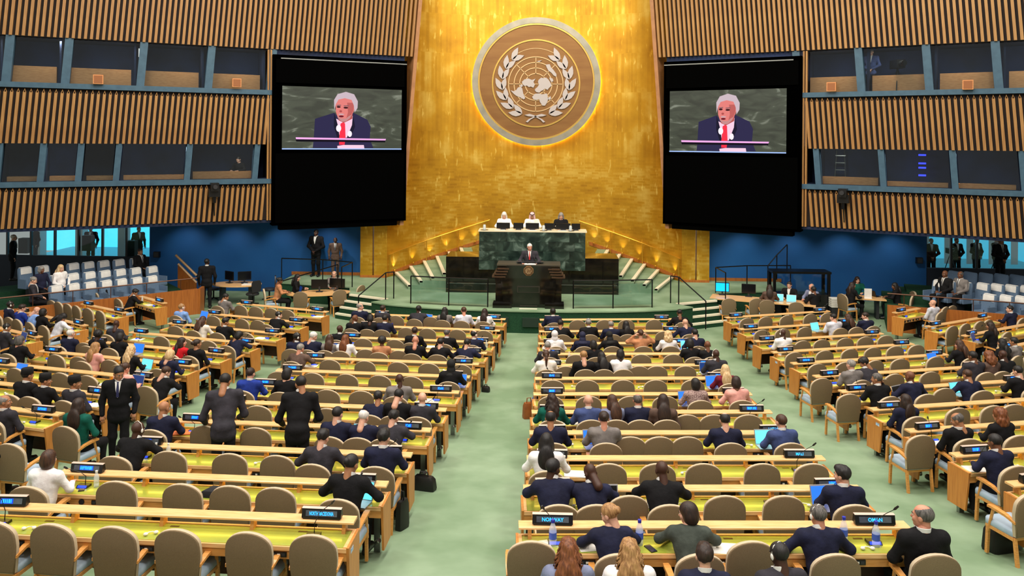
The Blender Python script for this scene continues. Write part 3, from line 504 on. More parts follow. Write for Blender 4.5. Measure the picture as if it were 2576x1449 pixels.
# stage rails
def rail(nm, pts, posts, label, h=.95, r=.022, extra=None, glass=False):
    o = ob('railing', None, label=label, cat='railing')
    ob('handrail', MB().tube([(x, y, z + h) for x, y, z in pts], r, 8).mesh('handrail', STEELB), o)
    for x, y, z in posts: ob('post', MB().tube([(x, y, z), (x, y, z + h)], r * .95, 6).mesh('post', STEELB), o)
    if glass:
        for (a, b) in zip(posts, posts[1:]):
            d = Vector(b) - Vector(a); n_ = Vector((-d.y, d.x, 0)).normalized() * .006
            V = [Vector(a) + n_ + Vector((0, 0, .1)), Vector(b) + n_ + Vector((0, 0, .1)), Vector(a) - n_ + Vector((0, 0, .1)), Vector(b) - n_ + Vector((0, 0, .1))]
            ob('glass_pane', MB().hexa(V + [v + Vector((0, 0, h - .2)) for v in V]).mesh('glass_pane', GLASS), o)
    return o
for s in (-1, 1):
    side = 'left' if s < 0 else 'right'; z = ZS_
    L_ = [(X0 + s * 1.45, 26.95, z), (X0 + s * 2.8, 27.1, z), (X0 + s * 4.15, 27.35, z)]
    rail('r', L_, L_, 'low black guard rail on the %s half of the stage front' % side, glass=True)
    Q = [(X0 + s * 4.9, 28.15, z), (X0 + s * 5.15, 27.95, z), (X0 + s * 5.95, 27.25, 0.05)]
    rail('r', Q, Q, 'black stair rail at the inner side of the %s stage steps' % side)
    Q = [(X0 + s * 7.0, 29.0, z), (X0 + s * 6.9, 30.2, z), (X0 + s * 8.2, 30.75, z), (X0 + s * 9.9, 30.95, z)]
    rail('r', Q, [Q[0], Q[1], Q[2], Q[3]], 'curved black rail along the %s rear platform' % side)
    if s < 0:
        Q = [(X0 - 9.6, 30.0, 0), (X0 - 8.6, 30.1, .3), (X0 - 7.3, 29.6, .74)]
        rail('r', Q, [Q[0], Q[2]], 'sloping black stair rail beside the left blue wall')
    else:
        Q = [(X0 + 9.0, 30.8, .74), (X0 + 9.35, 30.85, 1.15), (X0 + 9.75, 30.9, 1.55)]
        rail('r', Q, Q, 'raised black rail frame beside the glass case on the right')
# glass display case at right
cs = ob('display_case', None, loc=(9.55, 30.4, 0), label='black framed glass case in front of the right blue wall', cat='case')
for x in (-1.0, 1.0):
    for y in (-.3, .3): bx('corner_post', STEELB, cs, x - .05, x + .05, y - .05, y + .05, 0, 1.55)
bx('top_frame', STEELB, cs, -1.08, 1.08, -.36, .36, 1.52, 1.6); bx('base', BLACKP, cs, -1.05, 1.05, -.33, .33, 0, .75); bx('glass_pane', GLASS, cs, -.95, .95, -.32, -.31, .75, 1.52)
# ================= delegate desks, chairs, name plates =================
BN = {'CR': 'right centre', 'CL': 'left centre', 'L': 'left', 'R': 'right', 'FL': 'far left', 'FR': 'far right'}
ROWS = {'CR': 12, 'CL': 13, 'L': 12, 'R': 12, 'FL': 4, 'FR': 4}
RF = {}
for b in ROWS:
    for i in range(1, ROWS[b] + 1):
        l, r = row_ends(b, i); e = (r - l); Ln = e.length; e /= Ln; nrm = Vector((-e.y, e.x)); mid = (l + r) / 2
        zl = (ZC if b[0] == 'C' else ZS)[i - 1] + .35 if b[0] != 'F' else .93
        RF[b, i] = dict(l=l, r=r, e=e, n=nrm, L=Ln, z=zl - .85, a=math.atan2(e.y, e.x), mid=mid)
def vis(p, z=1.0, mx=160, my=120):
    d = Vector((p[0], p[1], z)) - Vector((0, 0, CAMH)); dp = d.dot(_f)
    if dp < 1: return False
    x = 1288 + FPX * d.dot(_r2) / dp; y = CY - FPX * d.dot(_u2) / dp
    return -mx < x < 2576 + mx and y < 1449 + my
BRK = MB().hexa([(-.02, -.06, .725), (.02, -.06, .725), (-.02, .05, .725), (.02, .05, .725), (-.02, -.03, .842), (.02, -.03, .842), (-.02, .05, .842), (.02, .05, .842)]).mesh('bracket', WOOD)
CTRL = MB().box(-.085, .085, -.372, -.355, .67, .722).box(-.07, -.03, -.376, -.37, .68, .71, 1).box(-.015, .015, -.376, -.37, .685, .705, 2).box(.03, .07, -.376, -.37, .68, .71, 1).mesh('control_panel', [BLACKP, DGREY, WHITEP])
SPK = MB().lathe([(.001, 0), (.036, 0), (.036, .012), (.001, .012)], 14).mesh('desk_speaker', BLACKP)
VENT = MB().box(-.05, .05, -.015, .015, 0, .003).mesh('desk_grille', mat('brown_grille', (92, 72, 24), .6))
ALITE = MB().lathe([(.028, 0), (.032, .01), (.032, .1), (.022, .11)], 10).mesh('aisle_light', SILV)
STICK = (('CL', 12, 1), ('R', 4, -1), ('R', 8, -1), ('FL', 3, 1))
def make_desk(b, i):
    f = RF[b, i]; h = f['L'] / 2; wd = ob('delegate_desk', None, loc=(f['mid'].x, f['mid'].y, f['z']), rz=f['a'], label='long maple delegate desk with green top, row %s of %s block' % (NUM[i], BN[b]), cat='desk', group='delegate desks')
    ob('worktop', MB().box(-h, h, -.36, .04, .685, .722).mesh('worktop', WOOD), wd)
    ob('rim', MB().box(-h, h, .018, .045, .722, .738).box(-h, -h + .035, -.36, .018, .722, .738).box(h - .035, h, -.36, .018, .722, .738).box(-h, h, -.376, -.36, .685, .727).mesh('rim', WOODL), wd)
    bx('inlay', INLAY, wd, -h + .035, h - .035, -.345, .018, .7225, .7255)
    ob('ledge', MB().loft([[(x, -.08, .840), (x, .075, .840), (x, .075, .868), (x, -.068, .868), (x, -.08, .858)] for x in (-h, h)][::-1]).mesh('ledge', WOODL), wd)
    bx('apron', WOOD, wd, -h, h, -.362, -.335, .59, .685); bx('modesty_panel', WOODD, wd, -h + .04, h - .04, .0, .025, .2, .685)
    for s in (-1, 1):
        x0, x1 = (-h - .03, -h) if s < 0 else (h, h + .03)
        ob('end_panel', MB().hexa([(x, y, z) for z, yy in ((.16, (-.30, .06)), (.738, (-.376, .06))) for y in yy for x in (x0, x1)]).mesh('end_panel', WOODP), wd)
        bx('leg', SILV, wd, s * (h - .12) - .04, s * (h - .12) + .04, -.06, .0, 0, .685)
    bx('reading_light', RLED, wd, -h + .1, h - .1, .02, .04, .834, .8402)
    for s in (-1, 1): ob('aisle_light', ALITE, wd, loc=(s * (h - .10), -.2, .2), rot=(R(35), s * R(40), 0))
    for (bb, ii, ss) in STICK:
        if (bb, ii) == (b, i): ob('sticker', MB().box(ss * (h + .031) - .001, ss * (h + .031) + .001, -.3, -.2, .64, .69).mesh('sticker', mat('blue_sticker', (120, 170, 220), .5, noise=(30, (230, 236, 240)))), wd, label='small blue and white sticker')
    nb = max(2, round(f['L'] / 1.1))
    for k in range(nb + 1): ob('bracket', BRK, wd, loc=(-h + .12 + (2 * h - .24) * k / nb, 0, 0))
    for k in range(3):
        x = -h + f['L'] * (k + .5) / 3
        ob('control_panel', CTRL, wd, loc=(x, -.004, -.055)); ob('desk_speaker', SPK, wd, loc=(x - .22, -.362, .64), rot=(R(90), 0, 0)); ob('grille', VENT, wd, loc=(x + .15, -.04, .7255))
    return wd
for (b, i) in RF: make_desk(b, i)
def on_row(b, i, x, off):
    """point on a line parallel to the row (off metres behind the ledge) seen at image column x"""
    f = RF[b, i]; p = f['l'] - f['n'] * off; zz = f['z'] + 1.0
    d0 = (Vector((p.x, p.y, zz)) - Vector((0, 0, CAMH))); yg = CY - FPX * d0.dot(_u2) / max(1, d0.dot(_f))
    d = ray(x, yg); k = d.x / d.y; t = (k * p.y - p.x) / (f['e'].x - k * f['e'].y); q = p + f['e'] * t; return q, t
# --- chair prototype parts ---
def backrest_mesh():
    out = [(-.225, .40), (.225, .40), (.245, .58), (.255, .70), (.25, .785)]
    out += [(.25 * math.cos(t), .785 + .18 * math.sin(t)) for t in [math.pi * k / 14 for k in range(1, 14)]] + [(-.25, .785), (-.255, .70), (-.245, .58)]
    def P(x, z, y): return (x, y - .10 * (z - .4) ** 1.2 + .35 * x * x, z)
    m = MB(); rings = []
    for y, sc_ in ((-.04, .93), (-.035, .985), (-.02, 1), (.02, 1), (.035, .97), (.04, .9)):
        rings.append([P(x * sc_, .72 + (z - .72) * sc_, y) for x, z in out])
    m.loft(rings); n = len(out); m.m = [0] * len(m.f)
    for r in (2, 3):
        for j in range(n): m.m[r * n + j] = 1
    return m.mesh('backrest', [FAB, FABE], ang=50)
CH = {}
CH['backrest'] = backrest_mesh()
m = MB()
for z, q in ((.38, .94), (.40, 1), (.45, 1), (.475, .92)): pass
CH['seat'] = MB().loft([[(x * q, y * q + .02, z) for x, y in ((-.2, -.23), (.2, -.23), (.235, -.19), (.24, .2), (.2, .24), (-.2, .24), (-.24, .2), (-.235, -.19))] for z, q in ((.38, .96), (.395, 1), (.445, 1), (.468, .95), (.475, .82))]).mesh('seat', SEATB, ang=50)
CH['seat_frame'] = MB().box(-.24, .24, -.2, .22, .345, .385).mesh('seat_frame', WOOD)
for s in (-1, 1):
    CH['leg', s, 0] = MB().hexa([(s * .215 + a, y, z) for z, y0 in ((0, .2), (.385, .18)) for y in (y0, y0 + .04) for a in (-.018, .018)]).mesh('leg', WOOD)
    CH['leg', s, 1] = MB().hexa([(s * .215 + a, y, z) for z, y0 in ((0, -.27), (.385, -.22)) for y in (y0, y0 + .04) for a in (-.018, .018)]).mesh('leg', WOOD)
    CH['armrest', s] = MB().loft([[(s * .24 - w_ , y, z), (s * .24 + w_, y, z), (s * .24 + w_, y, z + .03), (s * .24 - w_, y, z + .03)] for y, z, w_ in ((-.24, .57, .018), (-.1, .61, .03), (.1, .625, .036), (.17, .62, .03))][::-1]).tube([(s * .228, .19, .3), (s * .238, .1, .62)], .02, 6).mesh('armrest', WOOD)
CHAIRS = []
def add_chair(p, z, a, label, group, name='delegate_chair', m=None):
    o = ob(name, None, loc=(p[0], p[1], z), rz=a, label=label, cat='chair', group=group); CHAIRS.append(o)
    ob('backrest', CH['backrest'], o, loc=(0, -.22, 0)); ob('seat', CH['seat'], o); ob('seat_frame', CH['seat_frame'], o)
    for s in (-1, 1):
        ob('leg', CH['leg', s, 0], o); ob('leg', CH['leg', s, 1], o); ob('armrest', CH['armrest', s], o)
    return o
# empty chairs: image columns of their backrests
EMPTY = {
 'CR1': '1454 1520 1577 1646', 'CR2': '1598 1672', 'CR4': '1451 1541 1616 1695', 'CR5': '1374 1558 1630 1727', 'CR6': '1393 1480 1568 1650 1745',
 'CR7': '1387 1482 1584 1674', 'CR8': '1706 1797 1886', 'CR9': '1545 1618 1731', 'CR10': '1535 1659 1775 1921 2042', 'CR11': '1553 1827 1976', 'CR12': '1340 1890',
 'CL1': '995 1094', 'CL2': '1022 1075 1151 1218', 'CL3': '911 994', 'CL4': '946 1021', 'CL5': '828 916 1002 1078 1157', 'CL6': '698 787 873 955 1037', 'CL7': '823 906', 'CL8': '646 823', 'CL9': '515 640',
 'CL10': '419 573 696', 'CL11': '286 456 573 691', 'CL12': '-20 131 286 446 625 786',
 'L1': '605 641 681 722', 'L2': '535 608 646', 'L3': '438 620', 'L4': '404 522 468', 'L5': '210', 'L6': '139 207 274', 'L7': '38 150 218', 'L10': '18',
 'R1': '1880 1927 1980 2040 2084', 'R2': '1920 1970 2025', 'R3': '2021 2070 2130 2180 2231', 'R4': '2000 2077 2139 2198 2255 2307', 'R5': '2057 2127 2202 2268 2355', 'R6': '2070 2252 2343', 'R7': '2140 2380', 'R8': '2413 2505 2552', 'R9': '2321', 'R11': '2600',
 'FL2': '127 145 168 190 218 250', 'FR1': '2380 2398', 'FR2': '2399 2431 2467 2487', 'FR3': '2535'}
SEATS = {}
def seat(b, i, x, occ): SEATS.setdefault((b, i), []).append([x, occ])
def seat_lab(b, i, p):
    f = RF[b, i]; t = (p - f['l']).dot(f['e']) / f['L']
    return t
# name plates and microphones at both ends of every desk
TXT = {('CL', 12, 1): 'NORTH MACEDONIA', ('CR', 12, 0): 'NORWAY', ('CR', 12, 1): 'OMAN', ('CR', 9, 1): 'LATVIA', ('CR', 10, 1): 'MALI', ('CR', 11, 0): 'MOZAMBIQUE'}
PL_B = MB().hexa([(x, y, z) for z, yy, w_ in ((0, (-.05, .03), .2), (.02, (-.052, .03), .22)) for y in yy for x in (-w_, w_)]).hexa([(x, y, z) for z, yy in ((.02, (-.052, .03)), (.112, (-.03, .012))) for y in yy for x in (-.22, .22)]).mesh('plate_body', BLACKP, smooth=False)
PL_T = MB().hexa([(x, y, z) for z, yy in ((.112, (-.032, .013)), (.119, (-.02, .012))) for y in yy for x in (-.22, .22)]).mesh('plate_bevel', PLTOP)
def tilt(x, z, o=0): return (x, -.052 + (z - .02) * .239 - .0015 - o, z)
PL_S = MB().add([tilt(-.175, .036), tilt(.175, .036), tilt(.175, .094), tilt(-.175, .094)], [(0, 1, 2, 3)]).mesh('plate_display', LCD, smooth=False)
def blur_text(k):
    rnd = random.Random(k); m = MB(); n = rnd.choice((4, 5, 6, 7, 8, 9)); x = -n * .0105
    m.add([tilt(x - .01, .038, .0006), tilt(-x + .01, .038, .0006), tilt(-x + .01, .092, .0006), tilt(x - .01, .092, .0006)], [(0, 1, 2, 3)], 1)
    for j in range(n):
        w_ = rnd.uniform(.012, .017)
        for (a0, a1, z0, z1) in ((0, .005, .045, .086), (w_ - .004, w_, .045 if rnd.random() > .3 else .066, .086), (0, w_, .045 if rnd.random() > .5 else .079, .052 if rnd.random() > .5 else .086), (0, w_, .062, .069)):
            if z1 > z0: m.add([tilt(x + a0, z0, .0012), tilt(x + a1, z0, .0012), tilt(x + a1, z1, .0012), tilt(x + a0, z1, .0012)], [(0, 1, 2, 3)])
        x += .021
    return m.mesh('plate_text', [LCDB, LCDG], smooth=False)
BLUR = [blur_text(k) for k in range(10)]
def real_text(t):
    cu = bpy.data.curves.new('t', 'FONT'); cu.body = t; cu.size = .052; cu.align_x = 'CENTER'; cu.resolution_u = 2; cu.offset = .0012; o = bpy.data.objects.new('t', cu); COL.objects.link(o)
    dg = bpy.context.evaluated_depsgraph_get(); me = bpy.data.meshes.new_from_object(o.evaluated_get(dg)); bpy.data.objects.remove(o)
    wd = max(v.co.x for v in me.vertices) - min(v.co.x for v in me.vertices); k = min(1, .27 / wd)
    for v in me.vertices: v.co = tilt(v.co.x * k, .047 + v.co.y, .0014)
    me.materials.clear(); me.materials.append(LCDB); return me
MIC_B = MB().hexa([(x, y, z) for z, yy in ((0, (-.06, .05)), (.03, (-.03, .045))) for y in yy for x in (-.075, .075)]).mesh('console', BLACKP, smooth=False)
MIC_D = MB().add([(-.06, -.056, .008), (.06, -.056, .008), (.06, -.034, .030), (-.06, -.034, .030)], [(0, 1, 2, 3)]).mesh('console_display', MICB, smooth=False)
def mic_mesh(dx, dz): return MB().tube([(0, .03, .02), (0, .04, .12), (dx * .3, .03, .2 * dz + .05), (dx * .7, -.0, .28 * dz + .04), (dx, -.03, .33 * dz + .04)], [.006, .0045, .004, .004, .004], 5).tube([(dx, -.03, .33 * dz + .04), (dx * 1.08, -.035, .345 * dz + .04), (dx * 1.22, -.05, .37 * dz + .05)], [.006, .014, .01], 6).mesh('gooseneck', BLACKP)
MIC_S = [mic_mesh(.2, 1), mic_mesh(-.2, .6), mic_mesh(.12, .8), mic_mesh(-.12, 1)]
EARP = MB().tube([(-.05, 0, .012), (-.02, .03, .014), (.02, .03, .014), (.05, 0, .012)], .006, 5).sph((-.052, -.01, .018), .026, .022, .018, 8, 4).sph((.052, -.01, .018), .026, .022, .018, 8, 4).mesh('earphones', WHITEP)
cnt = 0
for (b, i), f in RF.items():
    for s in (0, 1):
        if b in ('FL', 'FR') and i == 1 and ((b == 'FL') != (s == 1)): continue
        p = (f['l'] + f['e'] * .37) if s == 0 else (f['r'] - f['e'] * .37)
        if not vis(p, f['z'] + .95, my=5): continue
        en = ('left', 'right')[s]; cnt += 1
        pl = ob('name_plate', None, loc=(p.x, p.y, f['z'] + .868), rz=f['a'] + random.uniform(-.06, .06), label='black illuminated name plate, %s end of row %s, %s desks' % (en, NUM[i], BN[b]), cat='name plate', group='illuminated name plates')
        ob('body', PL_B, pl); ob('bevel', PL_T, pl); ds = ob('display', PL_S, pl)
        t = TXT.get((b, i, s)); ob('lettering', real_text(t) if t else BLUR[cnt % 10], ds)
        q = p - f['n'] * .13 + f['e'] * (.02 if s == 0 else -.06)
        mc = ob('desk_microphone', None, loc=(q.x, q.y, f['z'] + .7255), rz=f['a'], label='gooseneck microphone with blue lit console, %s end of row %s, %s desks' % (en, NUM[i], BN[b]), cat='microphone', group='desk microphones')
        ob('console', MIC_B, mc); ob('display', MIC_D, mc); ob('gooseneck', MIC_S[cnt % 4], mc)
    for k in range(3):
        t = (k + .5) / 3 + random.uniform(-.05, .05); p = f['l'] + f['e'] * f['L'] * t - f['n'] * random.uniform(.2, .27)
        if i > 3 and vis(p, f['z'] + .75, mx=10, my=5) and random.random() < .75: ob('earphone_set', EARP, loc=(p.x, p.y, f['z'] + .727), rz=f['a'] + random.uniform(-.6, .6), label='white earphone set on %s part of desk row %s, %s block' % (('left', 'middle', 'right')[k], NUM[i], BN[b]), cat='earphones', group='white earphone sets')
# ================= people =================
def smin(a, b, k):
    h = np.clip(.5 + .5 * (b - a) / k, 0, 1); return b + (a - b) * h - k * h * (1 - h)
def cap(a, b, ra, rb): return ('c', np.array(a, float), np.array(b, float), ra, rb)
def eli(c, r, M=None): return ('e', np.array(c, float), np.array(r, float), None if M is None else np.array(M, float))
def ev(p, P):
    if p[0] == 'c':
        ba = p[2] - p[1]; pa = P - p[1]; h = np.clip((pa @ ba) / max(1e-9, ba @ ba), 0, 1); return np.linalg.norm(pa - h[..., None] * ba, axis=-1) - (p[3] + (p[4] - p[3]) * h)
    q = P - p[1]
    if p[3] is not None: q = q @ p[3]
    k0 = np.linalg.norm(q / p[2], axis=-1); k1 = np.linalg.norm(q / p[2] ** 2, axis=-1); return k0 * (k0 - 1) / np.maximum(k1, 1e-6)
def surface(prims, h, k=.03, sub=(), fn=None):
    lo = np.min([np.minimum(p[1], p[2]) - max(p[3], p[4]) if p[0] == 'c' else p[1] - p[2].max() for p in prims], axis=0) - 2.5 * h
    hi = np.max([np.maximum(p[1], p[2]) + max(p[3], p[4]) if p[0] == 'c' else p[1] + p[2].max() for p in prims], axis=0) + 2.5 * h
    n = np.ceil((hi - lo) / h).astype(int) + 1
    ax = [lo[i] + h * np.arange(n[i]) for i in range(3)]; P = np.stack(np.meshgrid(*ax, indexing='ij'), -1).astype(np.float32)
    d = ev(prims[0], P)
    for p in prims[1:]: d = smin(d, ev(p, P), k)
    for p in sub: d = np.maximum(d, -ev(p, P))
    if fn: d = fn(d, P)
    ins = d < 0; c = np.zeros(tuple(n - 1), int)
    for i in (0, 1):
        for j in (0, 1):
            for l in (0, 1): c += ins[i:n[0] - 1 + i, j:n[1] - 1 + j, l:n[2] - 1 + l]
    act = (c > 0) & (c < 8); idx = -np.ones(act.shape, int); A = np.argwhere(act); idx[act] = np.arange(len(A)); acc = np.zeros((len(A), 3)); w = np.zeros(len(A))
    for a in range(3):
        for i in (0, 1):
            for j in (0, 1):
                o0 = np.zeros(3, int); o1 = [x for x in range(3) if x != a]; o0[o1[0]] = i; o0[o1[1]] = j; e = np.eye(3, dtype=int)[a]
                p0 = A + o0; p1 = p0 + e; d0 = d[tuple(p0.T)]; d1 = d[tuple(p1.T)]; mk = (d0 < 0) != (d1 < 0); t = np.where(mk, d0 / np.where(mk, d0 - d1, 1), 0)
                acc += np.where(mk[:, None], p0 + e * t[:, None], 0); w += mk
    V = lo + h * acc / w[:, None]; F = []
    for a in range(3):
        b_, c_ = [(1, 2), (2, 0), (0, 1)][a]; s0 = [slice(None)] * 3; s1 = [slice(None)] * 3; s0[a] = slice(0, -1); s1[a] = slice(1, None)
        i0 = ins[tuple(s0)]; i1 = ins[tuple(s1)]; E = np.argwhere(i0 != i1); fl = i0[tuple(E.T)]
        ok = (E[:, b_] > 0) & (E[:, c_] > 0) & (E[:, b_] < n[b_] - 1) & (E[:, c_] < n[c_] - 1); E = E[ok]; fl = fl[ok]; eb = np.eye(3, dtype=int)[b_]; ec = np.eye(3, dtype=int)[c_]
        q = np.stack([idx[tuple((E - eb - ec).T)], idx[tuple((E - ec).T)], idx[tuple(E.T)], idx[tuple((E - eb).T)]], 1); q[~fl] = q[~fl][:, ::-1]; F.append(q)
    return V, np.concatenate(F)
def np_mesh(name, parts, mats):
    """parts: list of (V,F,matindex); F may be an array of quads or a list of tuples"""
    m = MB()
    for V, F, mi in parts: m.add(np.asarray(V).tolist(), [tuple(int(i) for i in f) for f in F], mi)
    return m.mesh(name, mats, ang=180)
def hand(w, dirv, side, curl):
    """palm and five unequal bent fingers leaving wrist w along dirv"""
    d = Vector(dirv).normalized(); a = d.cross(Vector((0, 0, 1)));
    if a.length < .1: a = Vector((1, 0, 0))
    a.normalize(); up = a.cross(d); w = Vector(w); m = MB(); th = -side
    def Q(x, y, z): return tuple(w + d * y + a * x + up * z)
    m.loft([[Q(x * q, y, z * q2) for x, z in ((-.03, -.012), (0, -.016), (.03, -.012), (.035, 0), (.03, .012), (0, .015), (-.03, .012), (-.035, 0))] for y, q, q2 in ((-.03, .8, 1.3), (.01, .95, 1.1), (.05, 1.15, 1), (.085, 1.1, .8))])
    for k, (x, ln) in enumerate(((-.03, .06), (-.01, .075), (.011, .08), (.031, .07))):
        if th > 0: x = -x
        m.tube([Q(x, .075, 0), Q(x * 1.05, .075 + ln * .42, .004 - curl * .3 * ln), Q(x * 1.05, .075 + ln * .75, -curl * .75 * ln), Q(x, .075 + ln * (1 - .35 * curl), -curl * 1.3 * ln)], [.0095, .009, .0082, .0065], 6)
    m.tube([Q(th * .03, .0, -.002), Q(th * .055, .035, -.008), Q(th * .06, .07, -.014 - curl * .02)], [.013, .011, .008], 6)
    return m
HEAD = {}
def head_parts(sex):
    if sex in HEAD: return HEAD[sex]
    k = 1 if sex == 'm' else .95
    pr = [eli((0, -.012, .035), (.077, .097, .087)), eli((0, .028, -.03), (.060 * k, .064, .086)), eli((0, .06, -.092 * k), (.03 * k, .028, .024)), cap((-.034, .078, .026), (.034, .078, .026), .013, .013), cap((0, .086, .012), (0, .107, -.027), .009, .0145),
          eli((-.079, -.006, -.004), (.012, .021, .034)), eli((.079, -.006, -.004), (.012, .021, .034)), eli((0, .086, -.061), (.025, .012, .009)), cap((0, -.026, -.05), (0, -.036, -.20), .052 * k, .058 * k), eli((-.038, .062, -.025), (.026, .024, .026)), eli((.038, .062, -.025), (.026, .024, .026))]
    V, F = surface(pr, .0098, .016, [eli((-.031, .104, .008), (.016, .018, .012)), eli((.031, .104, .008), (.016, .018, .012))])
    m = MB()
    for s in (-1, 1): m.sph((s * .031, .079, .007), .0135, .0125, .0125, 8, 5, 1); m.sph((s * .031, .0875, .007), .0065, .006, .0065, 6, 4, 2)
    m.sph((0, .0945, -.061), .022, .0065, .006, 8, 4, 3)
    for s in (-1, 1): m.tube([(s * .016, .0945, .026), (s * .034, .0945, .031), (s * .05, .083, .026)], .0042, 4, 2)
    HEAD[sex] = (V, F, m); return HEAD[sex]
HAIRM = {}
def hair_mesh(st):
    if st in HAIRM: return HAIRM[st]
    ln = lambda ys, zs: (lambda d, P: np.maximum(d, np.interp(P[..., 1], ys, zs) - P[..., 2]))
    facecut = eli((0, .115, -.03), (.062, .075, .1)); h = .0105; k = .02; sub = (); extra = None
    base = [eli((0, -.014, .042), (.086, .106, .091))]; line = ln([-.12, -.07, -.02, .01, .05, .08, .12], [-.075, -.07, -.03, .0, .045, .072, .085]); fn = line
    wave = lambda A, q: (lambda d, P: d + A * np.sin(q * P[..., 0] + 9 * P[..., 2]) * np.sin(q * P[..., 1] + 4) * np.sin(q * .8 * P[..., 2]))
    if st == 'bald': sub = (eli((0, .035, .125), (.07, .105, .085)),)
    elif st == 'short2': base = [eli((0, -.01, .048), (.090, .110, .096)), eli((0, .05, .10), (.06, .05, .035))]; fn = lambda d, P: wave(.005, 70)(line(d, P), P)
    elif st == 'bob': base += [eli((0, -.03, -.02), (.1, .092, .115))]; sub = (facecut, eli((0, .1, -.14), (.05, .1, .06))); fn = lambda d, P: np.maximum(d, -.125 - P[..., 2])
    elif st == 'long': base += [eli((0, -.05, -.06), (.1, .085, .14)), eli((0, -.125, -.2), (.118, .055, .18))]; sub = (facecut, eli((0, .06, -.2), (.06, .1, .11))); fn = None; base += [eli((q * .082, -.01, -.1), (.034, .05, .15)) for q in (-1, 1)]
    elif st == 'wavy':
        base += [eli((0, -.05, -.06), (.108, .09, .14)), eli((0, -.115, -.2), (.13, .06, .18))]; sub = (facecut, eli((0, .06, -.2), (.06, .1, .11))); fn = lambda d, P: wave(.008, 55)(d, P)
        extra = MB(); rd = random.Random(3)
        for j in range(90):
            t = rd.uniform(-2.9, -.25); a = (math.cos(t), math.sin(t)); r0 = rd.uniform(.07, .095); pts = []; L_ = rd.uniform(.26, .46); ph = rd.uniform(0, 6)
            for q in range(13):
                u = q / 12; z = .1 - u * L_; rr = r0 * (.55 + .65 * min(1, u * 2.2)) + .018 * u; wv = .011 * math.sin(ph + u * 24)
                pts.append((a[0] * rr * 1.12 + wv, a[1] * rr - .018 + .008 * math.cos(ph + u * 22), z))
            extra.tube(pts, [.010 * (1 - .5 * (q / 12)) for q in range(13)], 5)
    elif st == 'pony': base += [cap((0, -.115, .01), (0, -.14, -.06), .035, .032), cap((0, -.14, -.06), (0, -.135, -.24), .034, .018)]; fn = lambda d, P: np.minimum(line(ev(base[0], P), P), smin(ev(base[1], P), ev(base[2], P), .02))
    elif st == 'bun': base += [eli((0, -.118, .045), (.045, .042, .045))]; fn = lambda d, P: np.minimum(line(ev(base[0], P), P), ev(base[1], P))
    elif st == 'afro': base = [eli((0, -.02, .045), (.118, .122, .112))]; sub = (facecut,); fn = lambda d, P: wave(.006, 80)(np.maximum(d, -.06 - P[..., 2]), P)
    elif st == 'curly': base = [eli((0, -.02, .04), (.112, .118, .108)), eli((0, -.06, -.08), (.13, .09, .14))]; sub = (facecut, eli((0, .07, -.16), (.06, .1, .09))); fn = lambda d, P: wave(.010, 60)(d, P)
    elif st == 'scarf': base = [eli((0, -.012, .035), (.094, .114, .104)), eli((0, -.02, -.1), (.095, .095, .12)), eli((0, -.02, -.2), (.16, .12, .08))]; sub = (eli((0, .125, -.012), (.055, .07, .082)),); fn = None
    elif st == 'kef': base = [eli((0, -.012, .035), (.092, .112, .098)), eli((-.075, .0, -.1), (.045, .08, .15)), eli((.075, .0, -.1), (.045, .08, .15)), eli((0, -.07, -.12), (.09, .05, .17))]; sub = (eli((0, .125, -.03), (.058, .085, .1)),); fn = None
    elif st == 'cap': base = [eli((0, -.014, .042), (.084, .104, .088))]; extra = MB().lathe([(.001, .05), (.104, .045), (.098, .15), (.085, .158), (.001, .15)], 18); extra.v = [(x * .9, y * 1.12 - .012, z) for x, y, z in extra.v]; extra.m = [1] * len(extra.f)
    V, F = surface(base, h, k, sub, fn); parts = [(V, F, 0)]
    if extra: parts.append((extra.v, extra.f, extra.m[0] if extra.m else 0))
    m = MB()
    for V, F, mi in parts: m.add(np.asarray(V).tolist(), [tuple(int(i) for i in f) for f in F], mi)
    HAIRM[st] = m.mesh('hair', [hairmat('black')] * 2, ang=180); return HAIRM[st]
HC = {'black': ((16, 13, 13), (34, 28, 28)), 'brown': ((52, 30, 18), (84, 52, 32)), 'dbrown': ((34, 20, 15), (54, 34, 24)), 'auburn': ((96, 50, 24), (140, 82, 44)), 'blond': ((196, 156, 104), (232, 204, 160)), 'dblond': ((140, 98, 58), (188, 144, 92)),
      'grey': ((120, 114, 108), (160, 154, 148)), 'white': ((208, 202, 196), (236, 232, 228)), 'dgrey': ((64, 60, 58), (110, 104, 100)), 'swhite': ((232, 226, 226), (214, 206, 208)), 'snavy': ((22, 24, 52), (30, 32, 66)), 'sblack': ((12, 11, 12), (20, 19, 20)), 'keffiyeh': ((240, 232, 232), (206, 70, 84))}
def hairmat(c): return mat('hair_' + c, HC[c][0], .55 if c[0] != 's' else .8, noise=(55 if c != 'keffiyeh' else 90, HC[c][1]), ns=(1, 1, .18) if c != 'keffiyeh' else (1, 1, 1), bump=.4)
SK = {'l': (226, 172, 146), 'p': (214, 148, 122), 't': (176, 122, 88), 'b': (120, 76, 52), 'd': (72, 44, 32)}
def skinmat(c): return mat('skin_' + c, SK[c], .5, noise=(24, tuple(int(v * .93) for v in SK[c])), spec=.4)
EYEW = mat('eye_white', (226, 220, 214), .3); IRIS = mat('eye_dark', (30, 20, 16), .3); LIPM = mat('lip', (150, 78, 74), .5)
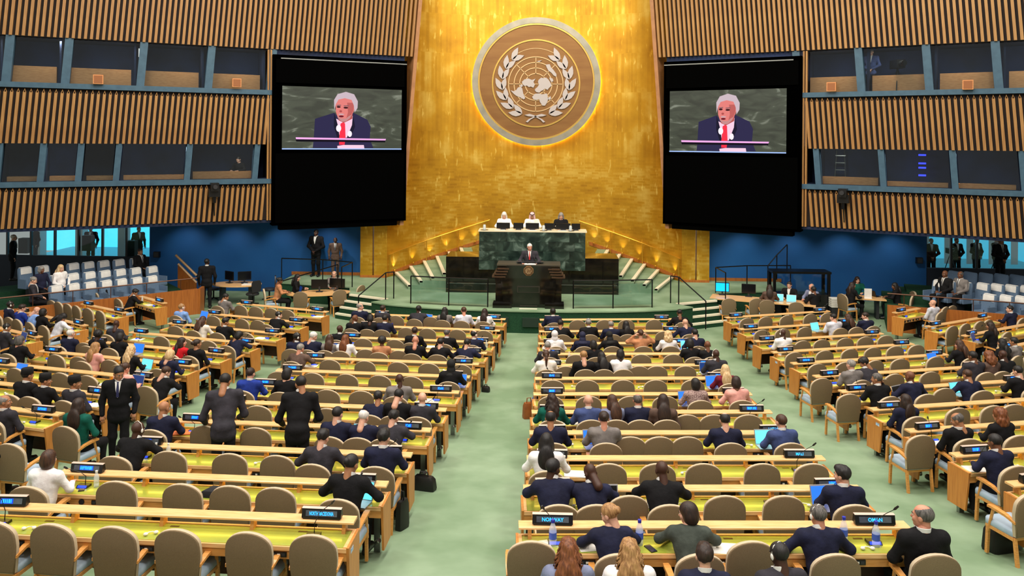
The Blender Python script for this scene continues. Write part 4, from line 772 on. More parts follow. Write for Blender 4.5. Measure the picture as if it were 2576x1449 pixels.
CC = {'navy': (26, 28, 50), 'black': (16, 15, 18), 'dgrey': (46, 44, 50), 'grey': (112, 106, 104), 'blue': (58, 70, 112), 'white': (232, 226, 226), 'cream': (226, 214, 200), 'green': (10, 78, 66), 'red': (196, 26, 36), 'pink': (214, 150, 140), 'maroon': (96, 22, 40), 'sky': (118, 150, 206), 'lgrey': (190, 190, 200),
      'tan': (176, 120, 84), 'floral': (186, 160, 152), 'bluegrey': (110, 116, 142), 'brown': (84, 66, 58), 'royal': (30, 50, 130), 'olive': (60, 66, 60)}
CN = {'navy': 'navy suit', 'black': 'black suit', 'dgrey': 'charcoal suit', 'grey': 'grey suit', 'blue': 'blue suit', 'white': 'white jacket', 'cream': 'cream top', 'green': 'dark green jacket', 'red': 'red top', 'pink': 'pink top', 'maroon': 'maroon top', 'sky': 'pale blue shirt', 'lgrey': 'pale grey shirt', 'tan': 'tan top', 'floral': 'patterned beige top', 'bluegrey': 'blue-grey top', 'brown': 'brown jacket', 'royal': 'bright blue jacket', 'olive': 'dark olive jacket'}
def clothmat(c):
    c2 = tuple(min(255, int(v * 1.22) + 3) for v in CC[c]); return mat('cloth_' + c, CC[c], .85, noise=(7 if c != 'floral' else 40, c2 if c != 'floral' else (120, 92, 92)), bump=.6, spec=.25, bd=.03)
HN = {'short': '%s short hair', 'short2': 'thick %s hair', 'bald': 'balding %s hair', 'none': 'a bald head', 'bob': '%s bobbed hair', 'long': 'long %s hair', 'wavy': 'long wavy %s hair', 'pony': '%s ponytail', 'bun': '%s hair in a bun', 'afro': '%s afro hair', 'curly': 'curly %s hair', 'scarf': '%s headscarf', 'kef': 'red and white headdress', 'cap': 'black brimless cap'}
HCN = {'dbrown': 'dark brown', 'dblond': 'dark blond', 'dgrey': 'dark grey', 'swhite': 'white', 'snavy': 'navy', 'sblack': 'black'}
def rotx(p, a, c):
    y, z = p[1] - c[1], p[2] - c[2]; return (p[0], c[1] + y * math.cos(a) + z * math.sin(a), c[2] - y * math.sin(a) + z * math.cos(a))
POSES = {  # lean(deg), elbow L/R, wrist L/R, hand curl
 'desk': (9, (-.29, .14, .84), (.29, .14, .84), (-.15, .37, .815), (.15, .37, .815), .3), 'wide': (17, (-.37, .18, .84), (.37, .18, .84), (-.22, .40, .815), (.22, .40, .815), .3),
 'back': (-4, (-.28, .03, .78), (.28, .03, .78), (-.10, .24, .66), (.10, .24, .66), .5), 'lean': (30, (-.32, .32, .86), (.32, .32, .86), (-.14, .50, .815), (.14, .50, .815), .3),
 'face': (12, (-.28, .16, .84), (.30, .26, .84), (-.12, .37, .815), (.13, .17, 1.14), .8), 'phone': (6, (-.26, .12, .82), (.26, .12, .82), (-.09, .30, .93), (.09, .30, .93), .8), 'up': (8, (-.36, .1, 1.02), (.36, .1, 1.02), (-.17, .06, 1.2), (.17, .06, 1.2), .8),
 'stand': (2, (-.28, -.03, 1.13), (.28, -.03, 1.13), (-.26, .07, .90), (.26, .07, .90), .5), 'clasp': (0, (-.30, .02, 1.13), (.30, .02, 1.13), (-.05, .20, .97), (.05, .20, .97), .8), 'bend': (24, (-.32, .16, 1.06), (.30, .2, 1.06), (-.30, .38, .90), (.2, .42, .94), .2), 'podium': (6, (-.33, .12, 1.16), (.33, .12, 1.16), (-.22, .36, 1.12), (.22, .36, 1.12), .4)}
POSEM = {}
def pose_geo(ps, slim):
    key = (ps, slim)
    if key in POSEM: return POSEM[key]
    lean, eL, eR, wL, wR, curl = POSES[ps]; st = ps in ('stand', 'clasp', 'bend', 'podium'); a = R(lean); hz = .95 if st else .56; hc = (0, 0, hz); dz = hz - .56; q = (.9 if slim else 1.0) * (1.07 if st else 1)
    U = lambda p: rotx((p[0], p[1], p[2] + dz), a, hc); M = Matrix.Rotation(-a, 3, 'X'); MR = np.array(M)
    sh = [U((s * .19 * q, -.015, 1.035)) for s in (-1, 1)]; el = [eL, eR]; wr = [wL, wR]
    if st: kn = [(-.1, .03, .5), (.1, .02, .5)]; an = [(-.11, -.02, .09), (.11, -.02, .09)]; toe = [(-.13, .14, .045), (.13, .14, .045)]
    else: kn = [(-.13, .42, .49), (.13, .42, .49)]; an = [(-.13, .38, .09), (.13, .38, .09)]; toe = [(-.14, .54, .045), (.14, .54, .045)]
    hp = [(-.095, 0, hz - .02), (.095, 0, hz - .02)]
    def torso(g): return [eli(U((0, 0, .93)), (.192 * q + g, .115 + g, .20 + g), MR), eli(U((0, .01, .74)), (.158 * q + g, .118 + g, .17), MR), eli((0, -.01, hz + .01), (.175 + g * .7, .13 + g, .12), None), cap(sh[0], sh[1], .066 + g, .066 + g)]
    def arms(g, cut): 
        o = []
        for s in (0, 1):
            w_ = np.array(wr[s]); e_ = np.array(el[s]); w2 = e_ + (w_ - e_) * cut
            o += [cap(sh[s], el[s], .052 * q + g, .043 * q + g), cap(el[s], w2, .043 * q + g, (.032 * q + g))]
        return o
    def legs(g): return [c for s in (0, 1) for c in (cap(hp[s], kn[s], .085 + g, .062 + g), cap(kn[s], an[s], .06 + g, .042 + g))]
    nk = U((0, -.012, 1.13)); body = torso(-.012) + arms(-.006, 1.0) + legs(-.012) + [cap(U((0, -.01, 1.0)), nk, .06, .052)] + [cap(an[s], toe[s], .04, .03) for s in (0, 1)]
    V, F = surface(body, .027, .05)
    bparts = [(V, F, 0)]
    for s in (0, 1):
        d = Vector(wr[s]) - Vector(el[s]); 
        if ps in ('desk', 'wide', 'lean'): d.z = -.02
        hm = hand(wr[s], d, -1 if s == 0 else 1, curl); bparts.append((hm.v, hm.f, 0))
    nsub = [eli(U((0, .0, 1.16)), (.075, .08, .075), MR)]
    jk = surface(torso(.013) + arms(.01, .93) + ([cap((-.06, 0, hz - .1), (.06, 0, hz - .1), .135, .135)] if st else []), .0185, .045, nsub)
    # lapel wedge of shirt at the chest
    tr = surface(legs(.01) + [eli((0, -.01, hz - .01), (.165, .13, .115))], .024, .05)
    so = [surface([cap(an[s], toe[s], .048, .042), cap((an[s][0], an[s][1] - .05, .045), toe[s], .042, .04)], .02, .03, (), lambda d, P: np.maximum(d, -P[..., 2] + .002)) for s in (0, 1)]
    g = dict(body=bparts, jacket=np_mesh('jacket', [(jk[0], jk[1], 0)], [clothmat('navy')]), trousers=np_mesh('trousers', [(tr[0], tr[1], 0)], [clothmat('black')]), shoes=[np_mesh('shoe', [(x[0], x[1], 0)], [BLACKP]) for x in so], neck=U((0, .0, 1.10)), U=U, lean=a)
    POSEM[key] = g; return g
BODYM = {}
COLLAR = MB().loft([[((.066 + .004 * (z > .02)) * math.cos(t) * (1 if i == 0 else .93), (.07) * math.sin(t) * (1 if i == 0 else .93) - .01, z - .018 * math.sin(t)) for i, z in ((0, 0), (0, .042), (1, .044), (1, 0))] for t in [2 * math.pi * k / 20 for k in range(21)]], cap=False).mesh('shirt_collar', CLOTH)
TIE = MB().loft([[(-w_, y0, z), (w_, y0, z), (w_, y0 + .012, z), (-w_, y0 + .012, z)] for z, w_, y0 in ((-.25, .022, .142), (-.12, .022, .14), (-.01, .012, .1), (.01, .018, .092))]).mesh('tie', mat('tie_red', (190, 40, 40), .6))
SHIRT = MB().loft([[(-.004, .12, -.26), (.004, .12, -.26), (.004, .148, -.26), (-.004, .148, -.26)], [(-.034, .1, -.12), (.034, .1, -.12), (.034, .142, -.12), (-.034, .142, -.12)], [(-.058, .04, .01), (.058, .04, .01), (.05, .1, .01), (-.05, .1, .01)]]).mesh('shirt_front', CLOTH)
EARC = MB().sph((.088, .0, .0), .012, .022, .032, 8, 5).tube([(.085, 0, .03), (.07, -.02, .1), (0, -.03, .136), (-.07, -.02, .1), (-.085, 0, .03)], .005, 5).sph((-.088, 0, 0), .012, .022, .032, 8, 5).mesh('headphones', WHITEP)
PEOPLE = 0
def person(loc, rz, sex='m', hair='short', hc='black', skin='l', coat='navy', pose='desk', yaw=0, pitch=0, scale=1.0, label='', extra='', trous='black', group=None, tie=None):
    global PEOPLE; PEOPLE += 1
    g = pose_geo(pose, sex == 'f'); key = (pose, sex, yaw, pitch); H = Matrix.Translation(Vector(g['neck']) + Vector((0, .022, .138))) @ Matrix.Rotation(R(yaw), 4, 'Z') @ Matrix.Rotation(R(-pitch) - g['lean'] * .35, 4, 'X')
    if key not in BODYM:
        V, F, em_ = head_parts(sex); A = np.array(H); m = MB()
        for v_, f_, mi in g['body']: m.add(np.asarray(v_).tolist(), [tuple(int(i) for i in f) for f in f_], mi)
        m.add((np.c_[V, np.ones(len(V))] @ A.T)[:, :3].tolist(), F.tolist()); e = np.array(em_.v); o = len(m.v); m.v += (np.c_[e, np.ones(len(e))] @ A.T)[:, :3].tolist(); m.f += [tuple(i + o for i in f) for f in em_.f]; m.m += em_.m
        BODYM[key] = m.mesh('body', [skinmat('l'), EYEW, IRIS, LIPM], ang=180)
    def put(name, me, mats, par=None, H_=None, lab=None):
        x = ob(name, me, par, label=lab)
        for k_, mm in enumerate(mats): x.material_slots[k_].link = 'OBJECT'; x.material_slots[k_].material = mm
        if H_ is not None: x.matrix_local = H_
        return x
    p = put('person', BODYM[key], [skinmat(skin)]); p.location = loc; p.rotation_euler = (0, 0, rz); p.scale = (scale,) * 3; tag(p, label, 'person', group)
    put('jacket' if sex == 'm' or coat in ('black', 'navy', 'dgrey', 'green', 'white') else 'top', g['jacket'], [clothmat(coat)], p); put('trousers', g['trousers'], [clothmat(trous)], p)
    for s_ in g['shoes']: ob('shoe', s_, p)
    if hair != 'none': put('hair' if hair not in ('scarf', 'kef') else 'headscarf', hair_mesh(hair), [hairmat(hc), mat('cap_black_velvet', (12, 11, 13), .9)], p, H)
    NH = Matrix.Translation(Vector(g['neck'])) @ Matrix.Rotation(-g['lean'], 4, 'X')
    if sex == 'm' and coat not in ('sky', 'lgrey', 'tan', 'cream'):
        put('shirt_collar', COLLAR, [CLOTH if 'k' not in extra else clothmat('black')], p, NH); put('shirt_front', SHIRT, [CLOTH], p, NH)
        if tie: put('tie', TIE, [mat('tie_' + tie, {'red': (206, 70, 50), 'navy': (36, 36, 80), 'pink': (214, 120, 120), 'grey': (90, 90, 96)}[tie], .6)], p, NH)
    if 'h' in extra: put('headphones', EARC, [WHITEP], p, H)
    if hair == 'kef': ob('head_cord', MB().loft([[((.094 + .008 * math.cos(q)) * math.cos(t) * .97, (.094 + .008 * math.cos(q)) * math.sin(t) * 1.18 - .012, .085 + .012 * math.sin(q)) for q in [2 * math.pi * j / 6 for j in range(6)]] for t in [2 * math.pi * k / 24 for k in range(25)]], cap=False).mesh('head_cord', BLACKP), p).matrix_local = H
    return p
TIES = ['navy', 'red', 'grey', 'pink', None]
def look(sex, hair, hc, coat, extra):
    n = {'m': 'man', 'f': 'woman'}[sex]; s = HN[hair]; s = s % HCN.get(hc, hc) if '%' in s else s
    return '%s with %s, %s' % (n, s, CN[coat]) + (', headphones' if 'h' in extra else '')
# ---- seated delegates: row, image column, sex, hair, colour, skin, coat, pose, head yaw (left +), head pitch, extras ----
SIT = '''
CR1 1392 m short black d navy desk 0 0 .|CR1 1712 m short black b black wide 0 20 .
CR2 1413 m short2 black t black wide -20 10 .|CR2 1482 m short grey t black desk 0 0 h|CR2 1538 m bald grey p navy desk -20 0 .|CR2 1564 f long black b black desk 20 0 .|CR2 1729 m none black l navy wide 0 10 .
CR3 1396 f scarf swhite l white desk 0 0 .|CR3 1466 f scarf snavy t navy desk 0 10 .|CR3 1537 f scarf sblack t black wide 15 10 .|CR3 1613 f bun brown l tan up 0 0 .|CR3 1682 f curly blond l white desk 0 10 .|CR3 1750 m short black l navy desk 20 10 .
CR4 1379 m short grey p dgrey desk -10 10 .|CR4 1475 f bob black d black desk 0 10 .|CR4 1731 f bob black d black desk 0 10 .|CR4 1778 m none black b black desk 0 10 .
CR5 1374 f pony brown l cream desk 0 0 h|CR5 1408 m bald dblond l black back 0 20 .|CR5 1470 f long black t black desk 15 10 .|CR5 1500 f bob black d white desk 0 10 .|CR5 1804 m none black d dgrey desk 15 10 h
CR6 1828 f long blond l maroon desk 0 0 .
CR7 1752 f bob black b floral desk 10 0 .|CR7 1857 f bob dbrown b pink desk -10 10 .
CR8 1387 f wavy dbrown l green desk 10 0 .|CR8 1481 m none grey l blue desk 0 0 .|CR8 1520 f long brown l bluegrey desk 20 10 .|CR8 1606 m bald dgrey p navy desk 0 0 .|CR8 1631 f long dbrown t brown back 0 10 .
CR9 1385 m bald black t navy desk 0 10 .|CR9 1520 m bun dbrown p grey desk 0 10 .|CR9 1827 m bald black l navy desk 0 10 .|CR9 1972 m short brown l blue desk 15 0 .
CR10 1374 f long black t white desk 0 0 .
CR11 1398 m short black d navy lean -45 0 .|CR11 1490 m none black d navy lean 30 40 .|CR11 1661 m none black d black lean 10 10 .|CR11 2126 m short2 black l navy desk 45 0 .
CR12 1550 f bun dblond l navy lean 45 10 .|CR12 1742 f bob dbrown l olive lean 60 0 .|CR12 2073 m short dgrey p navy wide 10 0 h|CR12 2318 m bald dgrey p black back 40 0 .
CR13 1430 f wavy auburn l bluegrey desk 0 0 .|CR13 1586 f wavy dblond l white desk 0 0 .|CR13 1776 m short2 dbrown l navy desk 0 5 .|CR13 1972 m short black d dgrey desk 10 10 h
CL1 906 m bald grey l navy back -70 0 .|CL1 971 m short dbrown t dgrey desk -20 0 .|CL1 1050 m short black d dgrey lean -10 0 .|CL1 1118 f long black b grey desk -15 0 h|CL1 1166 m short brown p lgrey desk 10 10 .|CL1 1219 f long dbrown p white desk -10 0 .
CL2 890 m none black b black desk -30 10 .|CL2 936 f bob black d black desk 0 20 .|CL2 966 m short black t navy desk -20 0 .
CL3 853 m none black d black desk -30 0 .|CL3 1040 m short dbrown t black desk 20 0 .|CL3 1123 m bald dgrey p black desk -10 0 .|CL3 1192 m bald black l navy desk -40 0 h
CL4 768 m short black d navy desk -40 10 h|CL4 811 m short white l navy desk -40 20 .|CL4 846 f long brown p grey desk 10 0 h|CL4 866 f long auburn p white desk -15 0 .|CL4 972 f afro black b tan desk 0 0 .|CL4 1043 m none grey p black desk 0 20 .|CL4 1105 m short black l black wide -10 10 .|CL4 1168 m short2 black l navy lean -20 10 .
CL5 742 m short grey p brown lean -20 10 .
CL6 1133 f scarf sblack t black desk 10 0 .
CL7 625 m short dbrown l royal desk -20 0 .|CL7 719 f bob black l black desk -30 10 .|CL7 1003 m none black d grey desk 10 10 .
CL8 950 m short2 black t navy lean 10 10 .|CL8 1059 m none grey l dgrey desk 20 0 .|CL8 1022 m short black l black desk -10 30 .
CL9 405 m none dgrey t navy desk -20 10 .|CL9 878 m short black l navy desk -10 10 .|CL9 930 m bald white l navy desk -10 20 .|CL9 978 m short2 black l dgrey lean -20 10 .
CL10 316 m none black d black lean -20 0 h|CL10 803 m short2 black l dgrey wide -10 10 .|CL10 960 m short2 black l navy desk -10 0 .
CL11 108 f bob brown l white desk 0 0 .|CL11 869 m bun black t black wide -20 10 .
L1 562 m short black t grey desk -40 20 .|L2 458 f short dblond l sky back -30 0 h|L2 686 m short black l black lean -40 0 h|L3 505 f long brown p cream desk -20 20 .|L3 562 m short2 black t black desk -40 10 .
L4 286 m none black d dgrey desk 20 20 .|L4 587 f bob black t navy lean -50 20 .
L5 171 m bald white l navy desk -10 0 .|L5 240 f afro black d black desk 0 10 .|L5 296 f bob black d black desk -20 10 .|L5 450 f long dbrown l red desk -50 0 .|L5 497 f bun dbrown t black back -30 0 .
L6 42 f bob dgrey p black desk -20 10 .|L6 231 f long dblond l pink desk -10 0 .|L6 322 f wavy blond l black desk -20 0 .|L6 420 f bob blond l navy desk -20 20 .
L7 306 f bun brown p pink desk -20 20 .|L7 394 m short brown l black lean -30 20 .
L8 77 m cap black t black desk -20 0 .|L8 104 m cap black t black desk -50 0 .|L8 191 m cap black t dgrey back -45 0 .
L9 14 m bald grey t dgrey back -60 0 .|L9 200 f long dbrown t green back 0 0 .
L10 -30 m short black b black back -30 0 .
R2 2100 m short black l lgrey phone 30 10 .|R2 2139 f long brown t black desk 20 10 .|R2 2180 m short dbrown l navy phone 60 10 .
R3 1972 m none black d white phone 20 10 h
R5 2421 f long brown p black desk 30 10 .
R6 2146 m short grey l grey phone 20 0 .|R6 2193 m short2 black t dgrey lean 60 20 .|R6 2455 m short black b dgrey desk 20 10 .|R6 2475 f curly auburn p brown desk 0 20 .|R6 2512 m none black d black wide 20 10 .
R7 2215 m short dgrey t black face 40 0 .|R7 2304 m none dgrey b navy wide 10 0 .|R7 2447 m short brown t navy wide 20 10 .|R7 2570 m short black l black desk 20 10 .
R8 2276 f long dbrown t navy back 20 0 .
R9 2406 m bald dgrey t black back 40 20 .|R9 2526 f curly auburn p black desk 20 0 .
R10 2516 m short black b navy desk 20 10 .
FL1 262 f long auburn l black back -40 0 .|FL1 318 m short2 black t black lean -30 20 .
FL3 17 m short black d navy desk -20 0 h|FL3 47 m short2 dbrown l royal desk -20 10 .|FL3 68 m none grey l sky lean -30 30 .|FL3 100 f bob black d black desk -10 0 .|FL3 134 f long black t lgrey lean -40 40 .
FL4 10 m short black t dgrey phone -30 10 h
FR1 2345 m none grey l lgrey back 30 0 .
FR2 2548 m short black l navy desk 50 0 .
FR3 2502 f long dbrown t black face 30 0 .
FR4 2560 m short black t grey desk 20 0 .|FR4 2530 f long black t black desk 20 0 .'''
BACKOFF = .56
def deskside(b): return 'r' if b in ('CL', 'L', 'FL') else 'l'
REC = []
for e in SIT.replace('\n', '|').split('|'):
    q = e.split()
    if not q: continue
    b = q[0].rstrip('0123456789'); i = int(q[0][len(b):]); REC.append([b, i, float(q[1])] + q[2:])
for k, v in EMPTY.items():
    b = k.rstrip('0123456789'); i = int(k[len(b):])
    for x in v.split(): REC.append([b, i, float(x), None])
byrow = {}
for r in REC:
    b, i, x = r[:3]; off = (.62 if i != 12 or b != 'CR' else .52) if r[3] else .30
    if i == 13: p, t = on_row(b, 12, x, 1.3); off = 1.3
    elif r[3] is None: p, t = on_row(b, i, x, .58); p = p + RF[b, i]['n'] * .28; off = .30
    else: p, t = on_row(b, i, x, off)
    r.append((p, t, off)); byrow.setdefault((b, i), []).append(r)
for (b, i), L_ in byrow.items():
    f = RF[b, min(i, 12)]; L_.sort(key=lambda r: r[-1][1], reverse=deskside(b) == 'r')
    prev = None
    for k, r in enumerate(L_):                       # keep neighbours from overlapping
        p, t, off = r[-1]
        if prev is not None:
            mn = .43; dlt = (prev - t) if deskside(b) == 'r' else (t - prev)
            if dlt < mn: t = prev - mn if deskside(b) == 'r' else prev + mn; p = f['l'] - f['n'] * off + f['e'] * t
        prev = t; rz = f['a']; z = floor_z(p.x, p.y); z = min(max(z, f['z'] - .02), f['z'] + (.12 if i < 13 else .19)); pos = '%s from the %s aisle' % (ORD[k + 1], 'centre' if b[0] == 'C' else 'inner'); rn = NUM[i] if i < 13 else 'behind twelve'; where = 'row %s, %s block' % (rn, BN[b])
        if r[3] is None:
            if not vis(p, z + 1): continue
            add_chair(p, z, rz + random.uniform(-.07, .07), 'empty taupe armchair, %s, %s' % (pos, where), 'delegate chairs')
        else:
            sex, hair, hc, skin, coat, pose = r[3:9]; yaw, pitch, ex = int(r[9]), int(r[10]), r[11]
            add_chair(p - f['n'] * .03, z, rz + random.uniform(-.05, .05), 'taupe armchair with its sitter, %s, %s' % (pos, where), 'delegate chairs')
            yaw = int(round(yaw / 15)) * 15; pitch = int(round(pitch / 10)) * 10
            person((p.x, p.y, z - .01), rz + random.uniform(-.12, .12), sex, hair, hc, skin, coat, pose, yaw, pitch, random.uniform(.93, .985), 'seated ' + look(sex, hair, hc, coat, ex) + ', %s, row %s, %s' % (ORD[k + 1], rn, BN[b]), ex, tie=TIES[(PEOPLE * 7) % 5] if sex == 'm' else None)
# ---- standing and moving people among the desks ----
def ground(x, y, z0=0):
    z = z0
    for _ in range(6): p = at_z(x, y, z); z = floor_z(p.x, p.y)
    return Vector((p.x, p.y, z))
person(ground(298, 1165), R(200), 'm', 'short', 'black', 't', 'black', 'stand', 30, 20, .97, 'man in black suit with lanyard walking in the left aisle', '', tie='navy')
f = RF['CL', 9]
for x, yw, ps, c, lab in ((562, 35, 'bend', 'dgrey', 'tall man in charcoal suit bending over the desks of the left centre block'), (748, 25, 'bend', 'black', 'tall man in black suit leaning with a hand on a chair, left centre block')):
    p, t = on_row('CL', 9, x, .72); person((p.x, p.y, floor_z(p.x, p.y)), f['a'] + (.35 if x < 600 else .15), 'm', 'short', 'black', 't', c, ps, -15 if x < 600 else 30, 20 if x < 600 else 10, 1.02, lab)
# dais, podium
for x, y_, kw in ((-1.09, 30.45, dict(sex='f', hair='long', hc='white', skin='l', coat='white')), (-.02, 30.45, dict(sex='m', hair='kef', hc='keffiyeh', skin='t', coat='cream')), (1.08, 30.45, dict(sex='f', hair='long', hc='grey', skin='l', coat='black'))):
    o = ob('dais_chair', None, loc=(X0 + x, y_ + .05, ZS_ + 1.5), rz=math.pi, label='cream high-backed chair behind the dais, %s seat' % ('left' if x < -.5 else 'right' if x > .5 else 'middle'), cat='chair', group='dais chairs')
    ob('backrest', CH['backrest'], o, loc=(0, -.22, .02)); ob('seat', CH['seat'], o)
    for s in (-1, 1):
        for q in (0, 1): ob('leg', CH['leg', s, q], o)
    o.children[0].material_slots[0].link = 'OBJECT'; o.children[0].material_slots[0].material = mat('cream_leather', (226, 210, 176), .5)
    person((X0 + x, y_, ZS_ + 1.5), math.pi, pose='desk', yaw=0, pitch=20, scale=1.06, label={'long white': 'woman with long white hair and white jacket seated at the left of the dais', 'kef keffiyeh': 'man in red and white headdress and cream robe seated mid dais', 'long grey': 'woman with long grey hair in black seated at the right of the dais'}[kw['hair'] + ' ' + kw['hc']], **kw)
person((X0 - .05, 27.62, ZS_ + .30), math.pi, 'm', 'short', 'white', 'p', 'dgrey', 'podium', 15, 10, 1.03, 'white-haired man in dark suit and red tie speaking at the podium', '', tie='red')
bx('podium_step', CARPETD, None, X0 - .7, X0 + .6, 27.46, 28.1, ZS_, ZS_ + .30, label='low dark step behind the podium', cat='step')
# security guards on the left platform and staff
person(at_z(800, 692, ZS_) + Vector((0, -.3, 0)), R(172), 'm', 'short', 'black', 'd', 'black', 'clasp', 0, 0, 1.1, 'tall guard with white shirt standing at the left blue wall')
person(at_z(848, 694, ZS_) + Vector((0, -.3, 0)), R(190), 'm', 'none', 'black', 'd', 'brown', 'stand', 0, 0, .93, 'shorter guard in brown suit standing beside the gold wall', '', tie='grey', trous='brown')
person(Vector((-12.75, 29.45, 0)), R(20), 'm', 'short', 'black', 'd', 'black', 'stand', -30, 0, 1.06, 'man in black standing beside the round staff table at left')
# ---- staff tables ----
def table(loc, w_, d_, label, rz=0, rnd=True):
    t = ob('staff_table', None, loc=loc, rz=rz, label=label, cat='table'); pl = [(w_ / 2 * math.cos(a) * (1 if abs(math.cos(a)) < .7 else 1), d_ / 2 * math.sin(a)) for a in [2 * math.pi * k / 24 for k in range(24)]] if rnd else [(-w_ / 2, -d_ / 2), (w_ / 2, -d_ / 2), (w_ / 2, d_ / 2), (-w_ / 2, d_ / 2)]
    ob('tabletop', MB().prism(pl, .71, .75).mesh('tabletop', WOODL), t)
    for s in (-1, 1): ob('leg', MB().box(s * w_ * .3 - .05, s * w_ * .3 + .05, -.2, .2, 0, .71).mesh('leg', DGREY), t)
    return t
def monitor(p, rz, label, on=None, w_=.5):
    o = ob('monitor', None, loc=p, rz=rz, label=label, cat='monitor'); bx('casing', BLACKP, o, -w_ / 2, w_ / 2, -.02, .02, .12, .46)
    bx('display', mat('screen_cyan', (0, 160, 250), .4, em=1.2) if on else mat('screen_off', (12, 14, 22), .2), o, -w_ / 2 + .02, w_ / 2 - .02, .02, .024, .14, .44); bx('stand', DGREY, o, -.03, .03, -.03, .0, .02, .2); bx('foot', DGREY, o, -.12, .12, -.09, .09, 0, .02); return o
def laptop(p, rz, label, on='blue', tilt_=18, w_=.33, body='grey'):
    o = ob('laptop', None, loc=p, rz=rz, label=label, cat='laptop', group='laptops'); bm = BLACKP if body == 'black' else mat('laptop_silver', (172, 172, 176), .4, .4)
    bx('keyboard_base', bm, o, -w_ / 2, w_ / 2, -.21, 0, 0, .016); t = math.tan(R(tilt_)); h = .22
    ob('lid', MB().hexa([(x, (z * t) + y, z + .01) for z in (0, h) for y in (0, .012) for x in (-w_ / 2, w_ / 2)]).mesh('lid', bm), o)
    c = {'blue': ((40, 110, 230), .75), 'teal': ((90, 220, 240), 1.1), 'black': ((6, 6, 8), 0), 'navy': ((20, 50, 110), .5)}[on]
    ob('display', MB().hexa([(x, (z * t) - y, z + .01) for z in (.014, h - .012) for y in (.004, .001) for x in (-w_ / 2 + .012, w_ / 2 - .012)]).mesh('display', mat('laptop_screen_' + on, c[0], .3, em=c[1])), o); return o
table((-12.0, 30.5, 0), 1.9, 1.2, 'round pale wood staff table with two monitors by the left blue wall')
for k, (x, a) in enumerate(((-12.35, 2.6), (-11.75, 3.6))): monitor((x, 30.6, .75), a, '%s black monitor on the round staff table at left' % ('left', 'right')[k])
ob('staff_table_papers', MB().box(-.2, .2, -.14, .14, 0, .03).mesh('papers', PAPER), loc=(-11.5, 30.3, .75), label='stack of papers on the round staff table at left', cat='papers')
def office_chair(p, rz, label, m=None):
    o = ob('office_chair', None, loc=p, rz=rz, label=label, cat='chair'); k = m or DGREY
    ob('backrest', MB().loft([[(x * q, y - .25, z) for x, y in ((-.2, 0), (.2, 0), (.2, .05), (-.2, .05))] for z, q in ((.55, .9), (.7, 1.05), (.9, 1), (.98, .7))]).mesh('backrest', k), o)
    ob('seat', MB().lathe([(.001, .42), (.24, .42), (.25, .47), (.22, .5), (.001, .5)], 12).mesh('seat', k), o); ob('column', MB().tube([(0, 0, .08), (0, 0, .42)], .03, 8).mesh('column', STEELB), o)
    for j in range(5):
        a = 2 * math.pi * j / 5; ob('base_arm', MB().tube([(0, 0, .1), (.28 * math.cos(a), .28 * math.sin(a), .05)], .022, 5).mesh('base_arm', STEELB), o)
    return o
office_chair((-10.9, 31.0, 0), 1.9, 'dark office chair at the right end of the round staff table'); office_chair((-11.2, 30.0, 0), 1.0, 'dark office chair in front of the round staff table'); office_chair((-13.1, 30.9, 0), -1.7, 'dark office chair at the left end of the round staff table')
table((-8.35, 29.0, 0), 2.3, 1.1, 'pale wood clerk table before the stage on the left', .3)
for k, (x, y, a) in enumerate(((-8.35, 29.1, 3.3), (-7.75, 29.35, 3.0))): monitor((x, y, .75), a + 3.1, '%s large black monitor on the left clerk table' % ('left', 'right')[k], w_=.6)
laptop((-9.05, 28.95, .75), -1.0, 'open dark laptop on the left clerk table', 'navy', body='black')
for k, (x, y, a) in enumerate(((-9.95, 28.5, -1.2), (-8.75, 28.25, .1), (-7.55, 28.7, .5), (-7.1, 29.5, 1.2))): add_chair((x, y), floor_z(x, y), a, 'tall taupe armchair at the left clerk table, %s from the left' % ORD[k + 1], 'clerk chairs')
person((-9.75, 28.5, 0), -1.1, 'f', 'bun', 'black', 'b', 'tan', 'desk', 0, 20, 1, 'woman with black bun in tan top at the left clerk table'); person((-9.35, 29.3, 0), -1.4, 'f', 'long', 'black', 'l', 'black', 'desk', -15, 10, 1, 'woman with long black hair at the left clerk table')
person((-8.05, 30.05, 0), 3.3, 'm', 'bald', 'grey', 'l', 'grey', 'desk', 0, 0, 1.02, 'balding man in grey behind the monitors of the left clerk table')
ob('wooden_stair_rail', None, label='slanted wooden rail panel beside the left gallery steps', cat='railing'); wr_ = bpy.context.scene.objects['wooden_stair_rail']; wr_.location = (-14.6, 31.0, 0)
ob('panel', MB().hexa([(x, y, z) for z, w_ in ((0, 1), (1, 1)) for y in (0, .06) for x in (0, .75)]).mesh('panel', PARW), wr_); wr_.children[0].data.vertices.foreach_set('co', [c for z in (0, 1) for y in (0, .06) for x in (0, .75) for c in (x, y, z * (1.35 - .95 * x))])
ob('handrail', MB().tube([(-.1, .03, 1.75), (.75, .03, .95)], .045, 6).mesh('handrail', WOODL), wr_); ob('lower_handrail', MB().tube([(0, .03, 1.4), (.75, .03, .66)], .045, 6).mesh('lower_handrail', WOODL), wr_)
